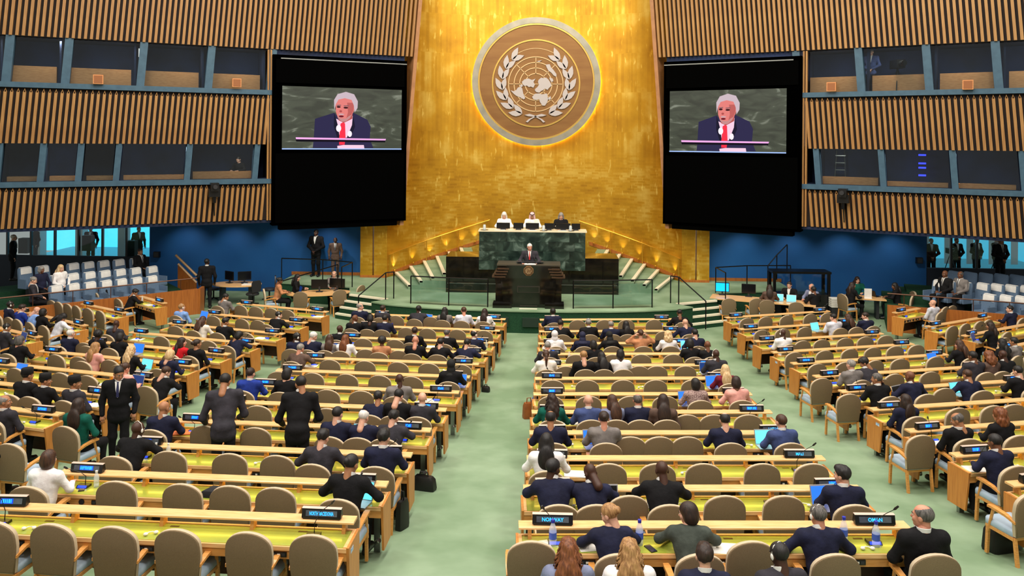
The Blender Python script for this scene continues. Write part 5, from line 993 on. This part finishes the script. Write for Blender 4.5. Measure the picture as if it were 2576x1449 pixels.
# right side tables
table((7.8, 28.95, 0), 3.6, .9, 'long wood clerk table before the stage on the right', -.33, False)
monitor((6.55, 29.75, .75), 2.95, 'monitor with bright blue display at the left end of the right clerk table', True); monitor((7.45, 29.5, .75), 2.9, 'dark monitor on the right clerk table')
laptop((8.35, 28.85, .75), -.3, 'left laptop with bright display on the right clerk table', 'teal'); laptop((8.75, 28.7, .75), -.35, 'right laptop with bright display on the right clerk table', 'teal')
for k, (x, y, a) in enumerate(((6.4, 28.25, 0), (7.35, 28.35, .1), (7.7, 28.1, -.1), (8.6, 27.8, -.1))): add_chair((x, y), floor_z(x, y), a, 'tall taupe armchair at the right clerk table, %s from the left' % ORD[k + 1], 'clerk chairs')
for k, (x, y, a, kw) in enumerate(((7.95, 28.55, -.2, dict(hair='long', hc='dbrown', skin='t', coat='brown', sex='f')), (8.9, 29.35, 2.6, dict(hair='short', hc='dbrown', skin='l', coat='black')), (9.6, 28.95, 2.2, dict(hair='bald', hc='grey', skin='p', coat='bluegrey')), (9.45, 28.25, .4, dict(hair='short', hc='black', skin='b', coat='black')))):
    person((x, y, 0), a, pose='desk', pitch=10, label=('woman with long dark hair in brown at the right clerk table', 'man in black behind the laptops of the right clerk table', 'man in blue-grey top at the right clerk table', 'man in black at the right end of the right clerk table')[k], **kw)
table((11.75, 29.75, 0), 1.3, .8, 'small square wood table with laptop near the right blue wall', -.2, False); laptop((12.1, 29.9, .75), 1.9, 'black laptop on the small table by the right blue wall', 'navy', body='black')
cd_ = ob('counter_sign', None, loc=(11.75, 29.5, .75), rz=-.1, label='white sign card standing on the small table at right', cat='sign'); bx('card', PAPER, cd_, -.13, .13, 0, .01, 0, .36); bx('foot', WHITEP, cd_, -.13, .13, -.05, .05, 0, .01)
person((11.05, 29.35, 0), -1.2, 'f', 'long', 'dbrown', 't', 'black', 'desk', -15, 0, 1, 'woman with long brown hair in black left of the small table'); person((11.75, 30.55, 0), 2.9, 'f', 'long', 'dbrown', 'l', 'green', 'desk', 15, 10, 1.02, 'woman in dark green behind the small table at right'); person((12.75, 29.35, 0), 1.0, 'f', 'long', 'black', 'b', 'black', 'desk', 30, 10, 1, 'woman with long black hair right of the small table')
for k, (x, y, a) in enumerate(((10.95, 29.3, -1.2), (12.95, 29.25, 1.0), (13.3, 29.9, 1.6))): add_chair((x, y), 0, a, 'taupe chair at the small table near the right blue wall, %s from the left' % ORD[k + 1], 'clerk chairs')
pb = ob('paper_box', None, loc=(10.75, 29.9, 0), label='stack of white document trays beside the small table', cat='trays')
for k in range(5): bx('tray', WHITEP, pb, -.22, .22, -.15, .15, .35 + .07 * k, .40 + .07 * k)
bx('stand', DGREY, pb, -.2, .2, -.13, .13, 0, .35)
# ---- side galleries ----
GS = {}
GS['backrest'] = MB().loft([[(x * q, y + (z - .4) * -.12 - .2, z) for x, y in ((-.25, -.05), (.25, -.05), (.27, 0), (.25, .06), (-.25, .06), (-.27, 0))] for z, q in ((.3, .9), (.45, 1), (.8, 1), (.93, .96), (.98, .82))]).mesh('backrest', UPH, ang=50)
GS['seat'] = MB().loft([[(x * q, y * q, z) for x, y in ((-.24, -.2), (.24, -.2), (.25, .24), (-.25, .24))] for z, q in ((.3, .95), (.34, 1), (.42, 1), (.45, .9))]).mesh('seat', UPH, ang=50)
GS['cover'] = MB().loft([[(x, y + (z - .4) * -.12 - .2, z) for x, y in ((-.2, -.062), (.2, -.062), (.2, .072), (-.2, .072))] for z in (.76, .94)] + [[(x * .9, y - .27, .995) for x, y in ((-.2, -.05), (.2, -.05), (.2, .05), (-.2, .05))]]).mesh('headrest_cover', CLOTH)
GS['base'] = MB().box(-.05, .05, -.15, .15, 0, .32).mesh('pedestal', DGREY); GS['arm'] = MB().box(-.3, -.26, -.2, .2, .3, .62).box(.26, .3, -.2, .2, .3, .62).mesh('armrest_pair', UPH)
def gal(side, Pp, ang, rows, dirs, covers):
    pl = structure('gallery_floor', MB().mesh('x', CARPETD) if False else None, label='stepped green floor of the %s gallery' % side); s = -1 if side == 'left' else 1
    e = Vector((math.cos(ang), math.sin(ang))); nb = Vector((-e.y, e.x)) * (1 if True else -1)
    for k, (z, dist) in enumerate(((.42, .12), (.62, 1.1), (.82, 2.1), (.95, 3.1))):
        q = Pp + nb * dist; c = [q + e * a + nb * b_ for a, b_ in ((-4.5, 0), (5.8, 0), (5.8, 1.05), (-4.5, 1.05))]
        ob('gallery_step', MB().prism([(p.x, p.y) for p in c], 0, z).mesh('gallery_step', CARPETD), pl)
    return pl
def gseat(p, z, a, label, cover): 
    o = ob('gallery_seat', None, loc=(p[0], p[1], z), rz=a, label=label, cat='seat', group='slate blue gallery seats')
    for k in ('backrest', 'seat', 'base', 'arm'): ob({'base': 'pedestal', 'arm': 'armrest_pair'}.get(k, k), GS[k], o)
    if cover: ob('headrest_cover', GS['cover'], o)
    return o
for side in ('left', 'right'):
    s = -1 if side == 'left' else 1
    A = Vector((-15.9, 25.5)) if s < 0 else Vector((14.6, 26.4)); B = Vector((-12.64, 28.44)) if s < 0 else Vector((11.6, 27.5))
    e = (B - A).normalized(); nb = Vector((-e.y, e.x)) if s < 0 else Vector((e.y, -e.x)); ang = math.atan2(e.y, e.x)
    if nb.y < 0: nb = -nb
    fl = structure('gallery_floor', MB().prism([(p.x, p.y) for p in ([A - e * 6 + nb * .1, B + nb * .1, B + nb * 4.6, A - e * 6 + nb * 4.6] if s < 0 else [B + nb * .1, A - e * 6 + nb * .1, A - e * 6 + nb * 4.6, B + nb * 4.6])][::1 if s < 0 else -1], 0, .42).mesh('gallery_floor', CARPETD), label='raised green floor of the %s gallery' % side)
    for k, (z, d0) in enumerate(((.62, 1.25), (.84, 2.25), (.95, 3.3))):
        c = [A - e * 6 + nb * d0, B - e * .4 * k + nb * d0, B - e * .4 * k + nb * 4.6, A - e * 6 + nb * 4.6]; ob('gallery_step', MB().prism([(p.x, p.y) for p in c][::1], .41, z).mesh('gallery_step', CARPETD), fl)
    pw = structure('wall_%s_parapet' % side, MB().prism([(p.x, p.y) for p in (A - e * 6, B, B + nb * .1, A - e * 6 + nb * .1)], -.1, .92).mesh('parapet', PARW), label='brown wood parapet in front of the %s gallery' % side)
    if s < 0: structure('wall_left_parapet_end', MB().prism([(-12.64, 28.44), (-12.55, 28.44), (-12.62, 28.95), (-12.72, 28.95)], -.1, .92).mesh('parapet', PARW), label='short wooden return of the left gallery parapet')
    ra = ob('railing', None, label='thin dark handrail on the %s gallery parapet' % side, cat='railing')
    ob('handrail', MB().tube([tuple(A - e * 6 + nb * .1) + (1.3,), tuple(B + nb * .1) + (1.3,)], .022, 6).mesh('handrail', mat('bronze_rail', (92, 58, 40), .4, .5)), ra)
    for k in range(9): p = A - e * 6 + (B - A + e * 6) * (k + .5) / 9 + nb * .1; ob('post', MB().tube([tuple(p) + (.92,), tuple(p) + (1.3,)], .014, 5).mesh('post', MATS['bronze_rail']), ra)
    g = (lambda u, v: (u / 2.862, 540 + v / 2.862)) if s < 0 else (lambda u, v: (1740 + u / 3.081, 540 + v / 3.081))
    GR = [(1, .42, .62, '440 565 685 800 910 1020 1130'), (2, .62, 1.6, '560 680 790 900 1010 1130 300 440'), (3, .84, 2.6, '215 340 560 670 780 890 1010')] if s < 0 else [(1, .42, .62, '2270 2400 2520 2640'), (2, .62, 1.6, '1880 1960 2080 2220 2330 2440 2560'), (3, .84, 2.6, '2000 2120 2240 2360 2480 2600')]
    face = math.atan2(-nb.y, -nb.x) - math.pi / 2 + (.55 if s < 0 else -.45)
    face = math.atan2(20 - A.y, X0 - A.x) - math.pi / 2
    for rk, z, d0, xs_ in GR:
        P0 = A + nb * d0
        for k, u in enumerate(sorted(float(v) for v in xs_.split())):
            x = g(u, 0)[0]; d = ray(x, 700); kk = d.x / d.y; t = (kk * P0.y - P0.x) / (e.x - kk * e.y); q = P0 + e * t
            gseat(q, z, face, 'slate blue %sseat, %s from the left, %s row of the %s gallery' % ('white-covered ' if not (s > 0 and rk == 3) else '', ORD[k + 1], ('front', 'middle', 'rear')[rk - 1], side), not (s > 0 and rk == 3))
            occ = {(-1, 2, 300): ('f', 'bob', 'grey', 'b', 'navy', 'woman with grey bobbed hair in navy seated in the left gallery'), (-1, 2, 440): ('f', 'long', 'blond', 'l', 'white', 'blond woman in white jacket seated in the left gallery'), (-1, 3, 1010): ('m', 'short', 'dbrown', 't', 'black', 'man in black suit and tie in the rear left gallery row'),
                   (1, 2, 1960): ('m', 'none', 'black', 'b', 'black', 'bald man in black shirt seated in the right gallery'), (1, 2, 2080): ('m', 'bald', 'dgrey', 'b', 'grey', 'man in grey blazer seated in the right gallery')}.get((s, rk, int(u)))
            if occ: person((q.x, q.y, z - .02), face, occ[0], occ[1], occ[2], occ[3], occ[4], 'back', 0, 10, 1.02, occ[5], tie='grey' if occ[0] == 'm' else None)
person((-16.9, 25.6, .42), -1.0, 'm', 'short', 'grey', 'l', 'dgrey', 'back', -15, 20, 1, 'grey-haired man in charcoal suit seated at the far left gallery edge')
# ---- glazed lobby walls beyond the galleries ----
for s in (-1, 1):
    side = 'left' if s < 0 else 'right'; x0, x1 = (-25, -16.7) if s < 0 else (15.4, 23.5); Y = 32.9
    structure('wall_%s_lobby' % side, MB().box(x0, x1, Y, Y + .2, -.1, 1.36).mesh('lobby_wall', mat('lobby_dark_wall', (34, 42, 56), .8)), label='dark low wall below the %s lobby glass' % side)
    structure('floor_%s_lobby' % side, MB().box(x0, x1, Y + .2, 41, .5, .62).mesh('lobby_floor', mat('lobby_floor', (120, 160, 168), .3)), label='pale floor of the %s lobby' % side)
    dl = structure('window_%s_daylight' % side, MB().box(x0 - 2, x1 + 2, 41, 41.1, .4, 5).mesh('daylight', mat('daylight_glazing_' + side, (70, 200, 235), .4, noise=(.6, (170, 235, 245)), em=1.3 if s < 0 else .5)), label='bright outer glazing of the %s lobby' % side)
    n = 8; wd = (x1 - x0) / n
    for k in range(n):
        a = x0 + wd * k
        structure('window_%s_lobby_%d' % (side, k + 1), MB().box(a + .06, a + wd - .06, Y + .05, Y + .06, 1.36, 3.6).mesh('lobby_glass', GLASS), label='lobby glass pane %s from the left, %s side' % (ORD[k + 1], side))
        structure('lobby_mullion', MB().box(a - .035, a + .035, Y, Y + .12, 1.36, 3.6).mesh('lobby_mullion', DGREY), label='dark lobby mullion %s from the left, %s side' % (ORD[k + 1], side))
        if s < 0 and k % 2 == 0: structure('lobby_column', MB().box(a + .5, a + .85, 37, 37.5, .62, 5).mesh('lobby_column', mat('pale_column', (196, 206, 204), .6)), label='pale column %s from the left beyond the left lobby glass' % ORD[k // 2 + 1])
        if s > 0: structure('lobby_blind', MB().box(a + .2, a + .5, 38, 38.05, .8, 5).mesh('lobby_blind', mat('pale_blind', (210, 232, 236), .8)), label='pale vertical blind %s from the left beyond the right lobby glass' % ORD[k + 1])
    if s < 0:
        for k, (x, z) in enumerate(((-22.4, 1.8), (-19.6, 1.95), (-17.7, 1.75))): ob('planter_box', MB().box(-.2, .2, -.15, .15, -.4, .25).mesh('planter_box', mat('planter_dark', (30, 36, 34), .8)), loc=(x, 33.3, z), label='dark box on the sill inside the left lobby glass, %s from the left' % ORD[k + 1], cat='box')
        for k, x in enumerate((-23.2, -20.6, -18.4)): person((x, 35.2, .62), R(150 + 40 * k), 'm', 'short', 'black', 't', 'black', 'stand', 0, 0, 1, 'dark figure standing behind the left lobby glass, %s from the left' % ORD[k + 1])
    else:
        for k, x in enumerate((16.2, 17.4, 18.4, 19.4)):
            person((x + .2, 34.6 + .3 * k, .62), R(170 + 15 * k), 'm', 'short', 'black', 't', 'black', 'clasp', 0, 0, 1, 'dark figure standing behind the right lobby glass, %s from the left' % ORD[k + 1])
        for k, x in enumerate((16.9, 18.8)):
            o = ob('tripod_camera', None, loc=(x, 34.0, .62), label='video camera on tripod behind the right lobby glass, %s one' % ('left', 'right')[k], cat='camera')
            for j in range(3): ob('leg', MB().tube([(0, 0, 1.2), (.4 * math.cos(j * 2.1), .4 * math.sin(j * 2.1), 0)], .018, 5).mesh('leg', BLACKP), o)
            bx('camera_body', BLACKP, o, -.1, .1, -.22, .2, 1.2, 1.42); ob('lens', MB().tube([(0, -.22, 1.31), (0, -.4, 1.31)], .06, 8).mesh('lens', BLACKP), o)
person((-20.6, 29.9, .84), R(-60), 'm', 'bald', 'white', 'l', 'black', 'stand', 0, 0, 1.02, 'grey-haired man in black suit walking at the far left edge')
person((17.6, 31.6, .95), R(190), 'm', 'bald', 'dgrey', 't', 'black', 'clasp', 0, 0, 1.05, 'balding man in black suit standing at the far right edge', tie='grey')
# ================= small things =================
def desk_pt(b, i, x, back, dz=0):
    q, t = on_row(b, i, x, back); return (q.x, q.y, RF[b, i]['z'] + .7255 + dz), RF[b, i]['a']
def lap(b, i, x, on, a=0, body='grey', lab=''):
    p, r = desk_pt(b, i, x, .2); laptop((p[0], p[1], p[2]), r + a, '%s laptop open on desk row %s, %s block%s' % ({'blue': 'blue-screened', 'teal': 'bright cyan-screened', 'black': 'dark-screened', 'navy': 'dim blue-screened'}[on], NUM[i], BN[b], lab), on, body=body)
for b, i, x, on, a in (('CR', 1, 1392, 'black', 0), ('CR', 3, 1657, 'black', 0), ('CR', 3, 1728, 'teal', 0), ('CR', 5, 1778, 'navy', 0), ('CR', 6, 1795, 'blue', .1), ('CR', 7, 1728, 'blue', .1), ('CR', 9, 1493, 'blue', .1), ('CR', 9, 1926, 'teal', .05), ('CR', 11, 1523, 'black', 0), ('CR', 11, 2075, 'blue', .1),
                       ('CL', 1, 1074, 'blue', -.3), ('CL', 9, 908, 'teal', -.2), ('CL', 11, 907, 'teal', -.2), ('CL', 6, 1155, 'blue', 0), ('L', 2, 511, 'blue', -.2), ('L', 5, 346, 'blue', 0), ('L', 6, 367, 'teal', -.1), ('L', 7, 50, 'blue', -.1), ('L', 7, 343, 'navy', -.1),
                       ('R', 2, 2052, 'teal', .2), ('R', 5, 2348, 'blue', .2), ('R', 7, 2263, 'black', .3), ('R', 7, 2409, 'teal', .1), ('FL', 4, 56, 'navy', -.1), ('FR', 3, 2452, 'navy', .3), ('FR', 4, 2560, 'black', .2)):
    lap(b, i, x, on, a, 'black' if on == 'black' and i < 5 else 'grey', {('CR', 3, 1657): ', by the blond woman', ('CR', 3, 1728): ', right end', ('L', 7, 50): ', left part', ('L', 7, 343): ', right end', ('R', 7, 2263): ', left part', ('R', 7, 2409): ', right part'}.get((b, i, x), ''))
WB = [MB().lathe([(.03, 0), (.033, .01), (.033, .05), (.03, .055), (.033, .06), (.033, .13), (.022, .165), (.013, .185), (.013, .195)], 12).mesh('bottle', PET), MB().lathe([(.016, .19), (.016, .215), (.001, .217)], 10).mesh('cap', mat('bottle_cap_blue', (40, 50, 170), .4)), MB().lathe([(.0335, .055), (.0335, .11)], 12).mesh('label', mat('bottle_label', (60, 90, 190), .5)), MB().lathe([(.016, .19), (.016, .212), (.001, .214)], 10).mesh('cap', WHITEP)]
for b, i, x, back, blue, lab in (('CR', 12, 1391, .17, 1, 'tall blue-capped water bottle by the NORWAY plate'), ('CR', 12, 1609, .17, 1, 'tall blue-capped water bottle in the middle of the row twelve desk'), ('CR', 12, 2123, .1, 1, 'blue-capped bottle left of the OMAN plate microphone'), ('CR', 12, 2204, .2, 1, 'blue-capped bottle beside the OMAN plate microphone'),
                            ('CR', 10, 1420, .12, 0, 'white-labelled bottle on desk row ten, right centre block'), ('CR', 11, 1435, .2, 0, 'small clear bottle on desk row eleven, right centre block'), ('CL', 10, 393, .12, 0, 'left small clear bottle on desk row ten, left centre block'), ('CL', 10, 424, .12, 0, 'right small clear bottle on desk row ten, left centre block'), ('CL', 11, 243, .12, 0, 'small clear bottle on desk row eleven, left centre block'),
                            ('CR', 4, 1432, .1, 0, 'clear bottle on desk row four, right centre block'), ('CL', 2, 987, .15, 1, 'green bottle on desk row two, left centre block'), ('CL', 4, 892, .1, 0, 'clear bottle on desk row four, left centre block'), ('CL', 3, 1224, .1, 0, 'clear bottle at the aisle end of row three, left centre block'), ('FL', 1, 358, .15, 0, 'white bottle on the front far left desk')):
    p, r = desk_pt(b, i, x, back); o = ob('water_bottle', None, loc=p, label=lab, cat='bottle', scale=1.25 if blue else 1.0); ob('bottle', WB[0], o); ob('cap', WB[1] if blue else WB[3], o); ob('label_band', WB[2], o) if blue else None
PAP = [MB().box(-.15, .15, -.105, .105, 0, .004).box(-.12, .18, -.09, .12, .004, .007).mesh('papers', PAPER), MB().hexa([(x, y, z) for z in (0, .012) for y in (-.11, .11) for x in (-.16, .16)]).mesh('book', PAPER)]
for b, i, x, back, k, lab in (('CR', 12, 1345, .24, 0, 'loose white papers at the aisle end of row twelve'), ('CR', 12, 1490, .2, 0, 'crumpled white sheet in row twelve right centre'), ('CR', 12, 1818, .26, 0, 'white papers with pen in row twelve right centre'), ('CR', 11, 1608, .2, 1, 'open notebook beside the black laptop in row eleven'), ('CR', 10, 1448, .26, 1, 'closed white book in row ten right centre'), ('CR', 8, 1440, .2, 0, 'white paper sheet in row eight right centre'), ('CR', 9, 1590, .15, 0, 'white papers in row nine right centre'),
                             ('CL', 3, 1085, .2, 0, 'papers in row three left centre'), ('CL', 7, 1070, .2, 0, 'papers in row seven left centre'), ('CL', 5, 780, .25, 0, 'white paper in row five left centre'), ('L', 1, 800, .2, 0, 'dark folder in the front left row'), ('L', 3, 655, .2, 0, 'papers in row three of the left block'), ('L', 4, 345, .2, 0, 'papers in row four of the left block'), ('L', 8, 235, .25, 0, 'papers in row eight of the left block'), ('L', 7, 270, .25, 1, 'white book in row seven of the left block'),
                             ('R', 6, 2072, .2, 0, 'white folder in row six of the right block'), ('R', 7, 2140, .2, 0, 'papers in row seven of the right block'), ('R', 7, 2260, -.02, 0, 'white scarf-like papers in row seven of the right block'), ('R', 9, 2345, .24, 0, 'white papers in row nine of the right block'), ('R', 10, 2455, .24, 1, 'dark notebook with papers in row ten of the right block'), ('FL', 1, 375, .2, 0, 'papers on the front far left desk'), ('FL', 3, 160, .2, 0, 'papers on the third far left desk')):
    p, r = desk_pt(b, i, x, max(back, .05)); ob('paper_stack', PAP[k], loc=p, rz=r + random.uniform(-.3, .3), label=lab, cat='papers')
p, r = desk_pt('CL', 9, 462, .2); ob('folder', MB().box(-.17, .17, -.12, .12, 0, .02).mesh('folder', mat('orange_folder', (222, 120, 66), .6)), loc=p, rz=r + .2, label='orange folder on desk row nine, left centre block', cat='folder')
p, r = desk_pt('CL', 11, 547, .2); ob('folded_coat', MB().loft([[(x * q, y * q, z) for x, y in ((-.2, -.1), (.16, -.12), (.22, .06), (-.12, .12))] for z, q in ((0, 1), (.04, 1), (.075, .8), (.085, .5))]).mesh('folded_coat', mat('dark_coat', (24, 24, 30), .9)), loc=p, rz=r, label='folded dark coat on desk row eleven, left centre block', cat='coat')
p, r = desk_pt('CR', 11, 1960, .2); lo = ob('closed_laptop', None, loc=p, rz=r, label='closed dark laptop on desk row eleven, right centre block', cat='laptop'); bx('lid', mat('laptop_dark', (70, 54, 50), .4), lo, -.16, .16, -.11, .11, .01, .018); bx('base', DGREY, lo, -.16, .16, -.11, .11, 0, .01)
for b, i, x, back, lab in (('CR', 12, 1637, .26, 'phone charging on the row twelve desk'), ('CL', 11, 178, .22, 'dark phone by the woman in white'), ('CL', 11, 207, .2, 'black case by the woman in white')):
    p, r = desk_pt(b, i, x, back); ph = ob('phone', None, loc=p, rz=r + .4, label=lab, cat='phone'); bx('body', BLACKP, ph, -.036, .036, -.075, .075, 0, .009); bx('display', mat('phone_glass', (40, 44, 60), .1), ph, -.032, .032, -.07, .07, .009, .0095)
# bags on the floor
def bag(x, y, m, label, sx=.32, sy=.14, h=.3, z0=.5):
    p = ground(x, y, z0); o = ob('bag', None, loc=p, rz=random.uniform(-.4, .4), label=label, cat='bag')
    ob('body', MB().loft([[(a * sx / 2 * q, b_ * sy / 2 * q, z) for a, b_ in ((-1, -.8), (-.8, -1), (.8, -1), (1, -.8), (1, .8), (.8, 1), (-.8, 1), (-1, .8))] for z, q in ((0, .95), (.04, 1), (h * .8, .9), (h, .7))]).mesh('body', m), o)
    ob('handle', MB().tube([(-sx * .2, 0, h * .95), (-sx * .15, 0, h * 1.3), (sx * .15, 0, h * 1.3), (sx * .2, 0, h * .95)], .012, 5).mesh('handle', m), o)
TANL = mat('tan_leather', (150, 84, 34), .5, noise=(8, (128, 70, 28))); BLKL = mat('black_leather', (14, 14, 15), .5)
bag(1330, 1052, TANL, 'tan leather handbag in the centre aisle beside row eight', .26, .16, .34); bag(1066, 1232, BLKL, 'black bag in the centre aisle beside row eleven', .4, .16, .22); bag(1012, 1330, BLKL, 'slim black case leaning at the aisle end of row twelve', .1, .24, .4); bag(1222, 986, BLKL, 'small black bag at the aisle end of row seven', .2, .12, .14)
bag(2512, 1385, BLKL, 'black backpack on the floor in the right aisle', .36, .25, .34, 1.0); bag(1345, 1030, mat('blue_folder', (30, 50, 170), .5), 'bright blue bag beside the tan handbag', .16, .1, .26); bag(2040, 1175, BLKL, 'small black shoulder bag in the right aisle', .2, .12, .12)
# wall-mounted cameras on the lower slats
for s, t in ((-1, 6.95), (1, 6.35)):
    W = wall_fn(s); p = W(t, .28, 4.35); o = ob('wall_camera', None, loc=p, rz=s * -.5, label='black remote camera mounted on the lower slats of the %s wall' % ('left' if s < 0 else 'right'), cat='camera')
    bx('head', BLACKP, o, -.14, .14, -.24, .16, .12, .42); bx('yoke', BLACKP, o, -.2, .2, -.08, .08, -.1, .2); ob('lens', MB().tube([(0, -.24, .28), (0, -.36, .28)], .08, 10).mesh('lens', DGREY), o); bx('bracket', STEELB, o, -.05, .05, -.05, .3, -.32, -.08); ob('cable', MB().tube([(0, .1, -.3), (.02, .15, -.8)], .02, 5).mesh('cable', BLACKP), o)
# things in the booths
def booth(s, x, y, r, name, me, label, cat, rz=0):
    W = wall_fn(s); d = ray(x, y); k = d.x / d.y; t = ((k * (32.3 - DX * r)) - X0 - s * (5.7 - DY * r)) / (s * DX + k * DY); p = W(t, r, 0); Y = p[1]; z = at_y(x, y, Y).z; return ob(name, me, loc=(p[0], p[1], z), rz=s * -.5 + rz, label=label, cat=cat)
SPKM = MB().box(-.16, .16, -.1, .12, -.02, .3).box(-.13, .13, -.112, -.1, .01, .27, 1).mesh('booth_speaker', [SHELF, mat('speaker_cloth', (150, 96, 62), .9)])
for s, x, y, lab in ((-1, 247, 210, 'second'), (-1, 595, 218, 'rightmost'), (1, 2092, 228, 'leftmost'), (1, 2435, 224, 'third')): booth(s, x, y, .18, 'booth_speaker', SPKM, 'small wooden loudspeaker on the sill of the %s upper booth, %s wall' % (lab, 'left' if s < 0 else 'right'), 'loudspeaker')
booth(-1, 357, 133, -.15, 'booth_sign', MB().box(-.11, .11, -.02, .02, -.15, .15).mesh('booth_sign', flat('white_sign', (235, 245, 240), .9)), 'small glowing white sign in the upper left booths', 'sign')
for k, y in enumerate((390, 411, 422, 441)): booth(1, 2320, y, -1.3, 'rack_light', MB().box(-.12, .12, -.02, .02, -.03, .03).mesh('rack_light', mat('rack_led', (50, 60, 255), .4, em=2)), 'blue equipment light, %s from top, in the lower right booth' % ORD[k + 1], 'light')
W = wall_fn(1); p = W(7.1, -1.0, 8.3); person((p[0], p[1], p[2] - .1), R(150), 'm', 'short', 'grey', 'l', 'blue', 'clasp', 0, 20, .95, 'photographer in blue standing in the second upper right booth')
p = W(8.0, -.7, 8.3); o = ob('tripod_camera', None, loc=(p[0], p[1], p[2] - .2), label='large video camera on tripod in the second upper right booth', cat='camera')
bx('camera_body', BLACKP, o, -.15, .15, -.3, .3, 1.0, 1.3); ob('lens', MB().tube([(0, -.3, 1.15), (0, -.55, 1.15)], .1, 10).mesh('lens', BLACKP), o)
for j in range(3): ob('leg', MB().tube([(0, 0, 1.0), (.3 * math.cos(j * 2.1), .3 * math.sin(j * 2.1), 0)], .02, 5).mesh('leg', BLACKP), o)
W = wall_fn(-1); p = W(5.9, -1.1, 4.9); person((p[0], p[1], p[2] - .55), R(170), 'f', 'short', 'black', 'l', 'black', 'desk', 0, 20, 1, 'interpreter seated in the lower left booth nearest the screen')
W = wall_fn(1); p = W(6.0, -1.4, 4.9); o = ob('ladder', None, loc=(p[0], p[1], 4.88), rz=-.5, label='metal step ladder in the lower right booth nearest the screen', cat='ladder')
for x in (-.2, .2): ob('rail', MB().tube([(x, 0, 0), (x * .7, .1, 1.25)], .02, 6).mesh('rail', SILV), o)
for j in range(4): ob('rung', MB().box(-.18, .18, -.02 + .025 * j, .05 + .025 * j, .22 + .27 * j, .25 + .27 * j).mesh('rung', SILV), o)
for k, (x, y) in enumerate(((180, 650), (60, 690))): pass
# wall phones / exit fittings on the blue walls
for x, y, lab in ((395, 640, 'left'), (2312, 655, 'right')): q = at_y(x, y, 32.8); ob('wall_box', MB().box(-.12, .12, -.08, .06, -.12, .12).box(-.09, .09, -.09, -.08, -.09, .09, 1).mesh('wall_box', [BLACKP, DGREY]), loc=q, label='small black wall box at the end of the %s blue wall' % lab, cat='wall box')
print('objects', len(bpy.data.objects), 'people', PEOPLE, 'chairs', len(CHAIRS))
